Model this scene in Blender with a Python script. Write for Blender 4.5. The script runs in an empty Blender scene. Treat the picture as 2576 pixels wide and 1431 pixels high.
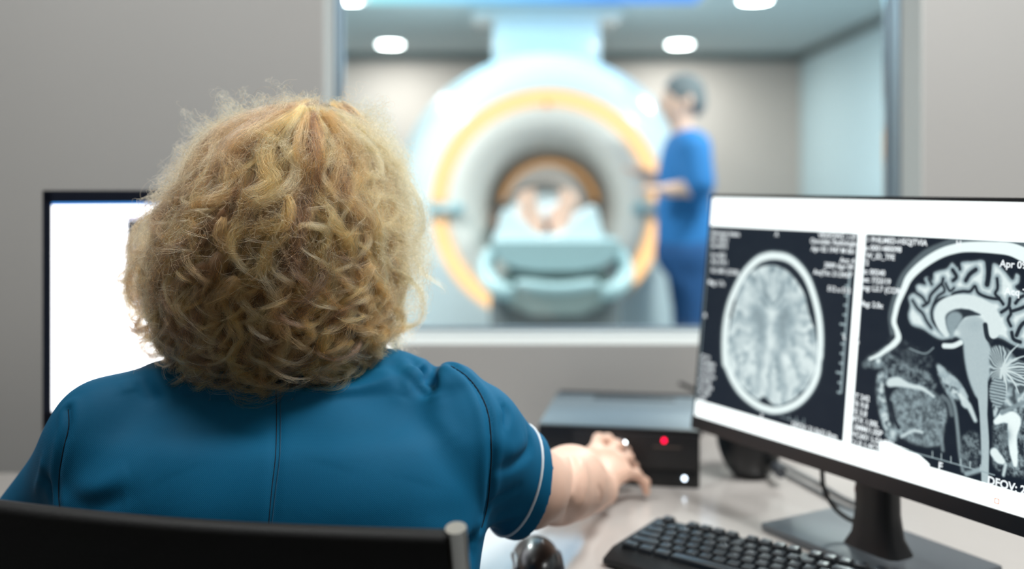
import bpy, bmesh, math, random
import numpy as np
from mathutils import Vector, Matrix
from mathutils.bvhtree import BVHTree
R = math.radians
rng = np.random.default_rng(7); random.seed(7)
scene = bpy.context.scene
COL = scene.collection
# ------------------------------------------------------------------ camera, world, exposure, big lights
F = 2504.0; CAMZ = 1.24; HOR = 467.0; CX = 1288.0      # 35 mm lens on 36 mm, level, shifted down
cam_d = bpy.data.cameras.new('camera'); cam = bpy.data.objects.new('camera', cam_d); COL.objects.link(cam)
cam.location = (0, 0, CAMZ); cam.rotation_euler = (R(90), 0, 0)
cam_d.sensor_width = 36; cam_d.lens = 35; cam_d.shift_y = -(715.5 - HOR) / 2576
cam_d.clip_start = .02
cam_d.dof.use_dof = True; cam_d.dof.focus_distance = 1.0; cam_d.dof.aperture_fstop = 1.8
scene.camera = cam
w = bpy.data.worlds.new('world'); scene.world = w; w.use_nodes = True
w.node_tree.nodes['Background'].inputs[0].default_value = (.5, .55, .6, 1)
w.node_tree.nodes['Background'].inputs[1].default_value = .25
vs = scene.view_settings
vs.view_transform = 'Standard'; vs.look = 'None'; vs.gamma = 1; vs.use_curve_mapping = False; vs.exposure = 0.0
scene.cycles.use_denoising = True
scene.cycles.max_bounces = 9; scene.cycles.transparent_max_bounces = 12
scene.cycles.sample_clamp_indirect = 6
scene.cycles_curves.shape = 'RIBBONS'

def area(name, loc, size, power, col, rot=(0, 0, 0), shape='RECTANGLE', sy=None):
    l = bpy.data.lights.new(name, 'AREA'); l.energy = power; l.color = col; l.shape = shape
    l.size = size
    if sy: l.size_y = sy
    o = bpy.data.objects.new(name, l); COL.objects.link(o); o.location = loc; o.rotation_euler = rot
    return o
# unseen control room ceiling lamps: key at right, added fill at left and rear
area('unseen_ceiling_lamp', (.85, 1.05, 2.57), .6, 40, (.98, 1, .98), sy=.6)
area('unseen_ceiling_lamp', (-.75, 1.15, 2.57), .6, 18, (.98, 1, .98), sy=.6)
area('unseen_ceiling_lamp', (.6, -.8, 2.57), .6, 4, (1, .95, .9), sy=.6)

# ------------------------------------------------------------------ helpers
def P(x, y, d): return Vector(((x - CX) / F * d, d, CAMZ - (y - HOR) / F * d))
def lin(c): return tuple((v / 12.92 if v <= .04045 else ((v + .055) / 1.055) ** 2.4) for v in [q / 255 for q in c])
def mat(name, col, rough=.5, metal=0, emit=None, es=1, bump=0, bscale=200, spec=.5, coat=0, sss=0, vary=0, vscale=5, sheen=0):
    m = bpy.data.materials.new(name); m.use_nodes = True; nt = m.node_tree; b = nt.nodes['Principled BSDF']
    c = lin(col) + (1,)
    b.inputs['Base Color'].default_value = c; b.inputs['Roughness'].default_value = rough
    b.inputs['Metallic'].default_value = metal; b.inputs['Specular IOR Level'].default_value = spec
    b.inputs['Coat Weight'].default_value = coat; b.inputs['Coat Roughness'].default_value = .08
    if sheen: b.inputs['Sheen Weight'].default_value = sheen
    if sss:
        b.inputs['Subsurface Weight'].default_value = sss; b.inputs['Subsurface Scale'].default_value = .006
        b.inputs['Subsurface Radius'].default_value = (1, .35, .2)
    if emit is not None:
        b.inputs['Emission Color'].default_value = lin(emit) + (1,); b.inputs['Emission Strength'].default_value = es
    tc = nt.nodes.new('ShaderNodeTexCoord')
    if vary:
        n = nt.nodes.new('ShaderNodeTexNoise'); n.inputs['Scale'].default_value = vscale; n.inputs['Detail'].default_value = 4
        nt.links.new(tc.outputs['Object'], n.inputs['Vector'])
        mx = nt.nodes.new('ShaderNodeMix'); mx.data_type = 'RGBA'
        mx.inputs[6].default_value = tuple(v * (1 - vary) for v in c[:3]) + (1,)
        mx.inputs[7].default_value = tuple(min(1, v * (1 + vary)) for v in c[:3]) + (1,)
        nt.links.new(n.outputs['Fac'], mx.inputs[0]); nt.links.new(mx.outputs[2], b.inputs['Base Color'])
    if bump:
        n = nt.nodes.new('ShaderNodeTexNoise'); n.inputs['Scale'].default_value = bscale; n.inputs['Detail'].default_value = 3
        nt.links.new(tc.outputs['Object'], n.inputs['Vector'])
        bp = nt.nodes.new('ShaderNodeBump'); bp.inputs['Strength'].default_value = bump; bp.inputs['Distance'].default_value = .001
        nt.links.new(n.outputs['Fac'], bp.inputs['Height']); nt.links.new(bp.outputs[0], b.inputs['Normal'])
    return m
def tag(o, label, cat, group=None, kind=None):
    if label: o['label'] = label
    if cat: o['category'] = cat
    if group: o['group'] = group
    if kind: o['kind'] = kind
    return o
def thing(name, label, cat, loc=(0, 0, 0), rz=0, group=None):
    o = bpy.data.objects.new(name, None); COL.objects.link(o); o.location = loc; o.rotation_euler = (0, 0, rz)
    o.empty_display_size = .05
    return tag(o, label, cat, group)
def link(name, me, m, parent=None, world=False):
    o = bpy.data.objects.new(name, me); COL.objects.link(o)
    if m is not None and not me.materials: me.materials.append(m)
    if parent is not None:
        o.parent = parent
        if world:
            p = parent; M = Matrix.Identity(4)
            chain = []
            while p is not None: chain.append(p); p = p.parent
            for q in reversed(chain): M = M @ Matrix.LocRotScale(q.location, q.rotation_euler, q.scale)
            o.matrix_basis = M.inverted()
    return o
def smooth(me, angle=40):
    me.polygons.foreach_set('use_smooth', [True] * len(me.polygons))
    try: me.set_sharp_from_angle(angle=R(angle))
    except Exception: pass
class MB:
    def __init__(s): s.bm = bmesh.new()
    def _xf(s, vs, M): bmesh.ops.transform(s.bm, matrix=M, verts=vs)
    def box(s, c, size, bevel=0, rot=None, seg=2, taper=None):
        r = bmesh.ops.create_cube(s.bm, size=1); v = r['verts']
        for q in v:
            if taper and q.co.z > 0: q.co.x *= taper[0]; q.co.y *= taper[1]
            q.co = Vector((q.co.x * size[0], q.co.y * size[1], q.co.z * size[2]))
        if bevel:
            e = list({e for q in v for e in q.link_edges})
            rr = bmesh.ops.bevel(s.bm, geom=e, offset=bevel, segments=seg, profile=.5, affect='EDGES')
            v = list({q for f in rr['faces'] for q in f.verts} | {q for q in v if q.is_valid})
            # gather the whole island
            seen = set(v); st = list(v)
            while st:
                a = st.pop()
                for e in a.link_edges:
                    b = e.other_vert(a)
                    if b not in seen: seen.add(b); st.append(b)
            v = list(seen)
        M = Matrix.Translation(Vector(c)) @ (rot if rot is not None else Matrix.Identity(4))
        s._xf(v, M); return s
    def cyl(s, a, b, r, r2=None, seg=32):
        a = Vector(a); b = Vector(b); d = b - a
        rr = bmesh.ops.create_cone(s.bm, cap_ends=True, segments=seg, radius1=r, radius2=r if r2 is None else r2, depth=d.length)
        M = Matrix.Translation((a + b) / 2) @ d.to_track_quat('Z', 'Y').to_matrix().to_4x4()
        s._xf(rr['verts'], M); return s
    def sph(s, c, r, sc=(1, 1, 1), seg=24, rot=None):
        rr = bmesh.ops.create_uvsphere(s.bm, u_segments=seg, v_segments=seg // 2, radius=r)
        M = Matrix.Translation(Vector(c)) @ (rot if rot is not None else Matrix.Identity(4)) @ Matrix.Diagonal((*sc, 1))
        s._xf(rr['verts'], M); return s
    def tube(s, pts, r, seg=10, smooth_n=0, caps=True):
        pts = [Vector(p) for p in pts]
        if smooth_n: pts = [Vector(p) for p in cr([tuple(p) for p in pts], smooth_n)]
        rs = r if isinstance(r, (list, tuple)) else [r] * len(pts)
        if len(rs) != len(pts): rs = list(np.interp(np.linspace(0, 1, len(pts)), np.linspace(0, 1, len(rs)), rs))
        rings = []; up = None
        for i, p in enumerate(pts):
            t = (pts[min(i + 1, len(pts) - 1)] - pts[max(i - 1, 0)]).normalized()
            if up is None: up = t.orthogonal().normalized()
            up = (up - t * up.dot(t)).normalized(); sd = t.cross(up)
            rings.append([s.bm.verts.new(p + (up * math.cos(k * math.tau / seg) + sd * math.sin(k * math.tau / seg)) * rs[i]) for k in range(seg)])
        for a, b in zip(rings, rings[1:]):
            for k in range(seg): s.bm.faces.new((a[k], a[(k + 1) % seg], b[(k + 1) % seg], b[k]))
        if caps: s.bm.faces.new(list(reversed(rings[0]))); s.bm.faces.new(rings[-1])
        return s
    def prism(s, poly, axis_vec, M=None):
        M = M or Matrix.Identity(4); av = Vector(axis_vec)
        a = [s.bm.verts.new(M @ Vector(p)) for p in poly]; b = [s.bm.verts.new(M @ (Vector(p) + av)) for p in poly]
        s.bm.faces.new(list(reversed(a))); s.bm.faces.new(b)
        n = len(a)
        for i in range(n): s.bm.faces.new((a[i], a[(i + 1) % n], b[(i + 1) % n], b[i]))
        return s
    def out(s, name, m, parent=None, sm=True, world=False, angle=40):
        bmesh.ops.recalc_face_normals(s.bm, faces=s.bm.faces)
        me = bpy.data.meshes.new(name); s.bm.to_mesh(me); s.bm.free()
        if sm: smooth(me, angle)
        return link(name, me, m, parent, world)
def cr(pts, n=8, closed=False):
    p = np.array(pts, float); N = len(p); out = []
    segs = N if closed else N - 1
    for i in range(segs):
        if closed: a, b, c, d = p[(i - 1) % N], p[i], p[(i + 1) % N], p[(i + 2) % N]
        else: a, b, c, d = p[max(i - 1, 0)], p[i], p[i + 1], p[min(i + 2, N - 1)]
        for k in range(n):
            t = k / n
            out.append(.5 * ((2 * b) + (-a + c) * t + (2 * a - 5 * b + 4 * c - d) * t * t + (-a + 3 * b - 3 * c + d) * t ** 3))
    if not closed: out.append(p[-1])
    return np.array(out)

# --- implicit surfaces: one continuous skin from blended tapered limbs
class Field:
    def __init__(s, lo, hi, h):
        s.lo = np.array(lo, float); s.h = h; s.n = np.ceil((np.array(hi) - s.lo) / h).astype(int) + 1
        s.g = np.full(s.n, .5, np.float32)
    def sub(s, lo, hi):
        a = np.clip(np.floor((np.array(lo) - s.lo) / s.h).astype(int), 0, s.n); b = np.clip(np.ceil((np.array(hi) - s.lo) / s.h).astype(int) + 1, 0, s.n)
        sl = tuple(slice(x, y) for x, y in zip(a, b))
        ax = [s.lo[i] + np.arange(a[i], b[i]) * s.h for i in range(3)]
        return sl, ax[0][:, None, None].astype(np.float32), ax[1][None, :, None].astype(np.float32), ax[2][None, None, :].astype(np.float32)
    def mix(s, sl, d, k, mode='u'):
        a = s.g[sl]
        if mode == 'u':
            if k > 0:
                t = np.clip(.5 + .5 * (d - a) / k, 0, 1); s.g[sl] = d + (a - d) * t - k * t * (1 - t)
            else: s.g[sl] = np.minimum(a, d)
        elif mode == 's':
            d = -d; t = np.clip(.5 - .5 * (d - a) / max(k, 1e-6), 0, 1); s.g[sl] = d + (a - d) * t + k * t * (1 - t)
    def cap(s, a, b, r0, r1=None, k=.01, mode='u', add=0):
        r1 = r0 if r1 is None else r1; r0 += add; r1 += add
        a = np.array(a, float); b = np.array(b, float); m = max(r0, r1) + k + 3 * s.h
        sl, X, Y, Z = s.sub(np.minimum(a, b) - m, np.maximum(a, b) + m)
        d = b - a; L = max(d @ d, 1e-9)
        t = np.clip(((X - a[0]) * d[0] + (Y - a[1]) * d[1] + (Z - a[2]) * d[2]) / L, 0, 1)
        q = np.sqrt((X - a[0] - t * d[0]) ** 2 + (Y - a[1] - t * d[1]) ** 2 + (Z - a[2] - t * d[2]) ** 2) - (r0 + (r1 - r0) * t)
        s.mix(sl, q, k, mode); return s
    def ell(s, c, r, k=.01, mode='u', add=0, rot=None):
        r = np.array(r, float) + add; m = r.max() + k + 3 * s.h; c = np.array(c, float)
        sl, X, Y, Z = s.sub(c - m, c + m)
        x, y, z = X - c[0], Y - c[1], Z - c[2]
        if rot is not None:
            Q = np.array(rot.to_3x3().transposed()); x, y, z = (Q[i][0] * x + Q[i][1] * y + Q[i][2] * z for i in range(3))
        k0 = np.sqrt((x / r[0]) ** 2 + (y / r[1]) ** 2 + (z / r[2]) ** 2); k1 = np.sqrt((x / r[0] ** 2) ** 2 + (y / r[1] ** 2) ** 2 + (z / r[2] ** 2) ** 2)
        s.mix(sl, k0 * (k0 - 1) / np.maximum(k1, 1e-6), k, mode); return s
    def loft(s, rows, k=.02, add=0, p=2.3):
        rows = cr(sorted(rows), 6); z = rows[:, 0]
        sl, X, Y, Z = s.sub((-9, -9, z[0] - .02), (9, 9, z[-1] + .02))
        f = [np.interp(Z, z, rows[:, i]) for i in range(1, 5)]
        a, b = f[0] + add, f[1] + add
        q = (np.abs((X - f[2]) / a) ** p + np.abs((Y - f[3]) / b) ** p) ** (1 / p)
        d = (q - 1) * np.minimum(a, b)
        d = np.maximum(d, np.maximum(z[0] - add - Z, Z - z[-1] - add))
        s.mix(sl, d.astype(np.float32), k); return s
    def cut(s, pt, n):  # remove the side n points to
        sl, X, Y, Z = s.sub(s.lo, s.lo + s.n * s.h); n = np.array(n) / np.linalg.norm(n)
        s.g[sl] = np.maximum(s.g[sl], (X - pt[0]) * n[0] + (Y - pt[1]) * n[1] + (Z - pt[2]) * n[2]); return s
    def mesh(s, name):
        f = s.g; f[0] = f[-1] = .5; f[:, 0] = f[:, -1] = .5; f[:, :, 0] = f[:, :, -1] = .5
        neg = f < 0; nx, ny, nz = s.n
        c = [neg[i:nx - 1 + i, j:ny - 1 + j, k:nz - 1 + k] for i in (0, 1) for j in (0, 1) for k in (0, 1)]
        anyv = np.logical_or.reduce(c); allv = np.logical_and.reduce(c)
        idx = np.argwhere(anyv & ~allv); M = len(idx); ids = np.full(anyv.shape, -1, np.int32); ids[tuple(idx.T)] = np.arange(M)
        acc = np.zeros((M, 3)); cnt = np.zeros(M)
        for ax in range(3):
            o = [q for q in range(3) if q != ax]
            for u in (0, 1):
                for v in (0, 1):
                    A = idx.copy(); A[:, o[0]] += u; A[:, o[1]] += v; B = A.copy(); B[:, ax] += 1
                    fa = f[tuple(A.T)]; fb = f[tuple(B.T)]; x = (fa < 0) != (fb < 0)
                    t = np.where(x, fa / np.where(x, fa - fb, 1), 0); p = A + 0.; p[:, ax] += t
                    acc[x] += p[x]; cnt[x] += 1
        V = s.lo + acc / cnt[:, None] * s.h
        Fc = []
        for ax in range(3):
            a = [slice(None)] * 3; b = [slice(None)] * 3; a[ax] = slice(0, -1); b[ax] = slice(1, None)
            df = neg[tuple(a)] != neg[tuple(b)]
            e = np.argwhere(df); o = [(ax + 1) % 3, (ax + 2) % 3]
            e = e[(e[:, o[0]] > 0) & (e[:, o[1]] > 0)]
            e = e[(e[:, o[0]] < s.n[o[0]] - 1) & (e[:, o[1]] < s.n[o[1]] - 1)]
            q = []
            for du, dv in ((-1, -1), (0, -1), (0, 0), (-1, 0)):
                g = e.copy(); g[:, o[0]] += du; g[:, o[1]] += dv; q.append(ids[tuple(g.T)])
            q = np.array(q).T; sg = neg[tuple(e.T)]; q[~sg] = q[~sg][:, ::-1]; Fc.append(q)
        Fc = np.concatenate(Fc)
        return npmesh(name, V, Fc)
def npmesh(name, V, Fc):
    me = bpy.data.meshes.new(name); me.vertices.add(len(V)); me.vertices.foreach_set('co', np.asarray(V, np.float32).ravel())
    n = Fc.shape[1]; me.loops.add(len(Fc) * n); me.polygons.add(len(Fc))
    me.loops.foreach_set('vertex_index', Fc.astype(np.int32).ravel()); me.polygons.foreach_set('loop_start', np.arange(0, len(Fc) * n, n, dtype=np.int32))
    me.polygons.foreach_set('use_smooth', np.ones(len(Fc), bool)); me.update(calc_edges=True); return me
def getV(me):
    a = np.empty(len(me.vertices) * 3, np.float32); me.vertices.foreach_get('co', a); return a.reshape(-1, 3).astype(float)
def getN(me):
    a = np.empty(len(me.vertices) * 3, np.float32); me.vertices.foreach_get('normal', a); return a.reshape(-1, 3).astype(float)
def setV(me, V): me.vertices.foreach_set('co', V.astype(np.float32).ravel()); me.update()
def segdist(V, line):
    line = np.array(line, float); best = np.full(len(V), 9.); tt = np.zeros(len(V)); L = len(line) - 1
    for i in range(L):
        a, b = line[i], line[i + 1]; d = b - a; t = np.clip(((V - a) @ d) / max(d @ d, 1e-12), 0, 1)
        q = np.linalg.norm(V - a - t[:, None] * d, axis=1); m = q < best; best[m] = q[m]; tt[m] = (i + t[m]) / L
    return best, tt
def relax(me, it=3, f=.5):
    E_ = np.empty(len(me.edges) * 2, np.int32); me.edges.foreach_get('vertices', E_); E_ = E_.reshape(-1, 2)
    V = getV(me)
    for _ in range(it):
        S = np.zeros_like(V); c = np.zeros(len(V)); np.add.at(S, E_[:, 0], V[E_[:, 1]]); np.add.at(S, E_[:, 1], V[E_[:, 0]])
        np.add.at(c, E_[:, 0], 1); np.add.at(c, E_[:, 1], 1); V = V + (S / c[:, None] - V) * f
    setV(me, V)
# ------------------------------------------------------------------ materials
m_wall = mat('wall_paint', (173, 171, 169), .85, bump=.15, bscale=350, vary=.03, vscale=2)
m_ceil = mat('ceiling_paint', (205, 205, 203), .9, bump=.1, bscale=200)
m_floor = mat('floor_vinyl', (120, 122, 124), .35, vary=.08, vscale=8)
m_mwall = mat('scan_room_wall', (196, 180, 172), .8, vary=.03, vscale=2)
m_mside = mat('scan_room_side_wall', (196, 210, 214), .7, vary=.02, vscale=2)
m_mceil = mat('scan_room_ceiling', (196, 204, 205), .8)
m_mfloor = mat('scan_room_floor', (150, 160, 165), .3)
m_reveal = mat('plaster_reveal', (190, 190, 188), .7, bump=.05)
m_alu = mat('anodised_metal', (132, 146, 158), .4, .55)
m_black = mat('black_plastic', (16, 18, 22), .38, bump=.1, bscale=900)
m_desk = mat('desk_laminate', (196, 190, 186), .16, spec=.6, vary=.02, vscale=20)
m_chrome = mat('chrome', (232, 230, 224), .28, 1)
m_shell = mat('scanner_shell', (222, 230, 232), .22, coat=.6)
m_funnel = mat('scanner_funnel', (226, 222, 216), .45)
m_white = mat('white_sheet', (232, 242, 246), .8, bump=.3, bscale=60)
def emat(name, col, st):
    m = mat(name, (10, 10, 10), .5, emit=col, es=st); return m

def struct(name, mb, m, sm=False, **k): return tag(mb.out(name, m, sm=sm), None, None, kind='structure')
WY0, WY1, WY2 = 1.97, 2.074, 2.167
WX0, WX1, WZ0, WZ1 = -.375, .8143, .923, 2.1
XL, XR, YB, ZC = -2.3, 2.3, -2.2, 2.6
# control room
b = MB(); T = WY2 - WY0
b.box(((XL + WX0) / 2, WY0 + T / 2, ZC / 2), (WX0 - XL, T, ZC)); b.box(((XR + WX1) / 2, WY0 + T / 2, ZC / 2), (XR - WX1, T, ZC))
b.box(((WX0 + WX1) / 2, WY0 + T / 2, WZ0 / 2), (WX1 - WX0, T, WZ0)); b.box(((WX0 + WX1) / 2, WY0 + T / 2, (WZ1 + ZC) / 2), (WX1 - WX0, T, ZC - WZ1))
struct('wall_front', b, m_wall)
struct('wall_left', MB().box((XL - .05, (YB + WY0) / 2, ZC / 2), (.1, WY0 - YB, ZC)), m_wall)
struct('wall_right', MB().box((XR + .05, (YB + WY0) / 2, ZC / 2), (.1, WY0 - YB, ZC)), m_wall)
struct('wall_back', MB().box((0, YB - .05, ZC / 2), (XR - XL + .2, .1, ZC)), m_wall)
struct('ceiling', MB().box((0, (YB + WY0) / 2, ZC + .05), (XR - XL + .2, WY0 - YB + .1, .1)), m_ceil)
struct('floor', MB().box((0, (YB + WY2) / 2, -.05), (XR - XL + .2, WY2 - YB + .1, .1)), m_floor)
# window: white plaster lining, dark metal frame, glass
e = .004
b = MB()
b.box((WX0 + e / 2, (WY0 + WY1) / 2, (WZ0 + WZ1) / 2), (e, WY1 - WY0, WZ1 - WZ0)); b.box((WX1 - e / 2, (WY0 + WY1) / 2, (WZ0 + WZ1) / 2), (e, WY1 - WY0, WZ1 - WZ0))
b.box(((WX0 + WX1) / 2, (WY0 + WY1) / 2, WZ0 + e / 2), (WX1 - WX0, WY1 - WY0, e)); b.box(((WX0 + WX1) / 2, (WY0 + WY1) / 2, WZ1 - e / 2), (WX1 - WX0, WY1 - WY0, e))
struct('trim_1', b, m_reveal)
win = thing('window_1', None, None, ((WX0 + WX1) / 2, (WY1 + WY2) / 2, WZ0)); win['kind'] = 'structure'
b = MB(); yc, yt = (WY1 + WY2) / 2, WY2 - WY1; e = .008
for x in (WX0 + e / 2, WX1 - e / 2): b.box((x, yc, (WZ0 + WZ1) / 2), (e, yt, WZ1 - WZ0))
b.box(((WX0 + WX1) / 2, yc, WZ1 - e / 2), (WX1 - WX0, yt, e))
for x in (WX0 + .010, WX1 - .010): b.box((x, yc + .02, (WZ0 + WZ1) / 2), (.005, .02, WZ1 - WZ0 - .02), .001)
b.box(((WX0 + WX1) / 2, yc + .02, WZ0 + .012), (WX1 - WX0 - .02, .02, .006), .001)
b.out('window_frame', m_alu, win, world=True, sm=False)
MB().box(((WX0 + WX1) / 2, yc, WZ0 + e / 2), (WX1 - WX0 - 2 * e, yt, e), .001).out('frame_sill', mat('sill_metal', (186, 190, 190), .5), win, world=True, sm=False)
mg = bpy.data.materials.new('window_glass'); mg.use_nodes = True; nt = mg.node_tree; nt.nodes.clear()
o_ = nt.nodes.new('ShaderNodeOutputMaterial'); mx = nt.nodes.new('ShaderNodeMixShader'); tr = nt.nodes.new('ShaderNodeBsdfTransparent'); gl = nt.nodes.new('ShaderNodeBsdfGlossy'); fr = nt.nodes.new('ShaderNodeFresnel')
gl.inputs['Roughness'].default_value = .02; fr.inputs[0].default_value = 1.25; tr.inputs[0].default_value = (.97, 1, .99, 1)
nt.links.new(fr.outputs[0], mx.inputs[0]); nt.links.new(tr.outputs[0], mx.inputs[1]); nt.links.new(gl.outputs[0], mx.inputs[2]); nt.links.new(mx.outputs[0], o_.inputs[0])
MB().box(((WX0 + WX1) / 2, yc + .02, (WZ0 + WZ1) / 2), (WX1 - WX0 - .03, .006, WZ1 - WZ0 - .03)).out('pane', mg, win, world=True, sm=False)
# scan room
MX0, MX1, MY0, MY1, MZ = -2.9, 2.54, WY2, 8.75, 2.4
struct('wall_scan_room_back', MB().box(((MX0 + MX1) / 2, MY1 + .05, 1.3), (MX1 - MX0 + .2, .1, 2.6)), m_mwall)
struct('wall_scan_room_left', MB().box((MX0 - .05, (MY0 + MY1) / 2, 1.3), (.1, MY1 - MY0, 2.6)), m_mside)
struct('wall_scan_room_right', MB().box((MX1 + .05, (MY0 + MY1) / 2, 1.3), (.1, MY1 - MY0, 2.6)), m_mside)
struct('ceiling_scan_room', MB().box(((MX0 + MX1) / 2, (MY0 + MY1) / 2, MZ + .05), (MX1 - MX0, MY1 - MY0, .1)), m_mceil)
struct('floor_scan_room', MB().box(((MX0 + MX1) / 2, (MY0 + MY1) / 2, -.05), (MX1 - MX0 + .2, MY1 - MY0, .1)), m_mfloor)
b = MB(); b.box(((XR + MX1) / 2, WY2 - .05, 1.2), (MX1 - XR + .1, .1, 2.4)); b.box(((XL + MX0) / 2, WY2 - .05, 1.2), (XL - MX0 + .1, .1, 2.4))
struct('wall_scan_room_front', b, m_mside)
b = MB(); b.box(((MX0 + MX1) / 2, MY1 - .02, MZ - .035), (MX1 - MX0 - .004, .04, .07)); b.box((MX1 - .02, (MY0 + MY1) / 2, MZ - .03), (.04, MY1 - MY0 - .05, .06))
struct('trim_2', b, mat('dark_cornice_trim', (120, 124, 122), .7))  # dark grey cornice strip along the wall tops
# downlights in the scan room ceiling
m_down = emat('downlight_diffuser', (250, 255, 255), 25); m_rim = mat('downlight_rim', (225, 228, 228), .4)
spots = [(-.99, 8.1, 'round recessed downlight in scan room ceiling, left of the scanner duct'), (1.365, 8.1, 'round recessed downlight in scan room ceiling above the blue-clad standing person'),
         (1.50, 6.15, 'round downlight cut by the top edge of the picture, far right in the window'), (-1.0, 6.15, 'round downlight at top left corner of the window, cut by the picture edge')]
dl0 = None
for i, (x, y, lab) in enumerate(spots):
    if dl0 is None:
        t = thing('ceiling_downlight', lab, 'ceiling light', (x, y, MZ), 0, 'downlights in the scan room ceiling'); dl0 = t
        MB().cyl((0, 0, -.012), (0, 0, -.001), .105, .112, 40).out('rim', m_rim, t)
        MB().cyl((0, 0, -.016), (0, 0, -.010), .092, .092, 40).out('diffuser', m_down, t)
    else:
        t = dl0.copy(); COL.objects.link(t); t.location = (x, y, MZ); t['label'] = lab
        for ch in dl0.children: c = ch.copy(); COL.objects.link(c); c.parent = t
    a_ = area('downlight_and_fill', (x, y, MZ - .02), .18, 20, (.93, 1, 1), shape='DISK')
area('sky_panel_lamp', (.12, 5.55, MZ - .03), 1.9, 17, (.55, .84, 1), sy=1.2)
area('downlight_and_fill', (-1, 3.9, MZ - .02), .18, 58, (.96, 1, 1), shape='DISK'); area('downlight_and_fill', (1.45, 3.9, MZ - .02), .18, 48, (.93, 1, 1), shape='DISK')  # added fill without fittings, brightens the scanner front
# glowing sky panel in the ceiling
mp = bpy.data.materials.new('sky_panel_light'); mp.use_nodes = True; nt = mp.node_tree; bs = nt.nodes['Principled BSDF']
tc = nt.nodes.new('ShaderNodeTexCoord'); sx = nt.nodes.new('ShaderNodeSeparateXYZ'); rp = nt.nodes.new('ShaderNodeValToRGB'); mr = nt.nodes.new('ShaderNodeMapRange')
mr.inputs[1].default_value = -1.05; mr.inputs[2].default_value = 1.05
nt.links.new(tc.outputs['Object'], sx.inputs[0]); nt.links.new(sx.outputs[0], mr.inputs[0]); nt.links.new(mr.outputs[0], rp.inputs[0])
rp.color_ramp.elements[0].color = lin((150, 226, 232)) + (1,); rp.color_ramp.elements[1].color = lin((10, 128, 222)) + (1,); rp.color_ramp.elements[1].position = .7
bs.inputs['Base Color'].default_value = (.1, .1, .1, 1); nt.links.new(rp.outputs[0], bs.inputs['Emission Color']); bs.inputs['Emission Strength'].default_value = 1.3
t = thing('ceiling_light_panel', 'glowing blue sky panel in the scan room ceiling over the scanner', 'light panel', (.12, 5.55, MZ))
b = MB(); b.box((0, 0, -.006), (2.06, 1.4, .01)); b.out('diffuser', mp, t, sm=False)
b = MB()
for sx_, sy_, w_, h_ in ((0, .715, 2.12, .03), (0, -.715, 2.12, .03), (1.045, 0, .03, 1.4), (-1.045, 0, .03, 1.4)): b.box((sx_, sy_, -.012), (w_, h_, .022))
b.out('frame', m_rim, t, sm=False)
# duct from scanner to ceiling
t = thing('cable_duct', 'wide pale blue box duct rising from scanner top to the ceiling', 'duct', (.225, 6.62, 1.98))
b = MB(); b.box((0, .1, .205), (.70, .5, .41), .03, seg=3); b.out('duct_body', m_shell, t)
b = MB(); b.box((0, .1, .385), (.98, .62, .06), .01); b.out('ceiling_flange', m_shell, t)

# ------------------------------------------------------------------ scanner
SC = Vector((.18, 5.0, 1.134))
sc = thing('mri_scanner', 'large white ring-shaped scanner with glowing amber ring behind the window', 'medical scanner', (SC.x, SC.y, 0))
def outline(th):  # outer silhouette: round above, straight sides to the floor
    c, s = math.cos(th), math.sin(th)
    if s >= 0: return (.83 * c, .83 * s)
    p = 2 + 6 * min(1, -s * 2.0)
    k = (abs(c / .83) ** p + abs(s / 1.124) ** p) ** (-1 / p)
    return (c * k, s * k)
NT = 128
prof = [(.0, .0), (.08, .0), (.3, .035), (.6, .13), (.85, .3), (1., .55), (1., 1.9), (.93, 2.0)]
def ring_surface(name, rows, m, closed=True):
    b = MB(); rings = []
    for row in rows:
        rings.append([b.bm.verts.new(row(k * math.tau / NT)) for k in range(NT)])
    for a, c in zip(rings, rings[1:]):
        for k in range(NT): b.bm.faces.new((a[k], a[(k + 1) % NT], c[(k + 1) % NT], c[k]))
    o = b.out(name, m, sc, angle=50); return o
def shell_row(t, y):
    def f(th):
        o = outline(th); c, s = .592 * math.cos(th), .592 * math.sin(th)
        return (c + (o[0] - c) * t, y, SC.z + s + (o[1] - s) * t)
    return f
pr = cr(prof, 4); ring_surface('housing', [shell_row(min(p[0], 1), p[1]) for p in pr], m_shell)
def circ(r, y):
    k = min(1, max(0, (y - .03) / .87)); return lambda th: (r * math.cos(th) + .041 * k, y, SC.z - .042 * k + r * math.sin(th))
fun = cr([(.592, .0), (.585, .03), (.52, .03), (.50, .005), (.455, .008), (.41, .03), (.37, .09), (.34, .25), (.305, .8)], 4)
ring_surface('funnel', [circ(r, y) for r, y in fun], m_funnel)
m_tun = mat('bore_lining', (176, 160, 146), .5)
ring_surface('bore_tunnel', [circ(.305, .8), circ(.298, .9), circ(.298, 2.1), (circ(.7, 2.12))], m_tun)
m_amb = emat('amber_light_ring', (255, 200, 142), 1.6)
def arc_ring(a0, a1, r0, r1, y0, y1, name, m, n=60, ox=0, oz=0):
    b = MB(); rings = []
    for i in range(n + 1):
        th = R(a0 + (a1 - a0) * i / n); c, s = math.cos(th), math.sin(th)
        rings.append([b.bm.verts.new((ox + r * c, y, oz + SC.z + r * s)) for r, y in ((r0, y0), (r1, y0), (r1, y1), (r0, y1))])
    for a, c in zip(rings, rings[1:]):
        for k in range(4): b.bm.faces.new((a[k], a[(k + 1) % 4], c[(k + 1) % 4], c[k]))
    b.bm.faces.new(list(reversed(rings[0]))); b.bm.faces.new(rings[-1])
    return b.out(name, m, sc, angle=60)
arc_ring(3.0, 177.0, .524, .584, -.004, .035, 'light_ring', m_amb)
arc_ring(188, 250, .524, .584, -.004, .035, 'light_ring', m_amb)
arc_ring(319, 352, .524, .584, -.004, .035, 'light_ring', m_amb)
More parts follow.
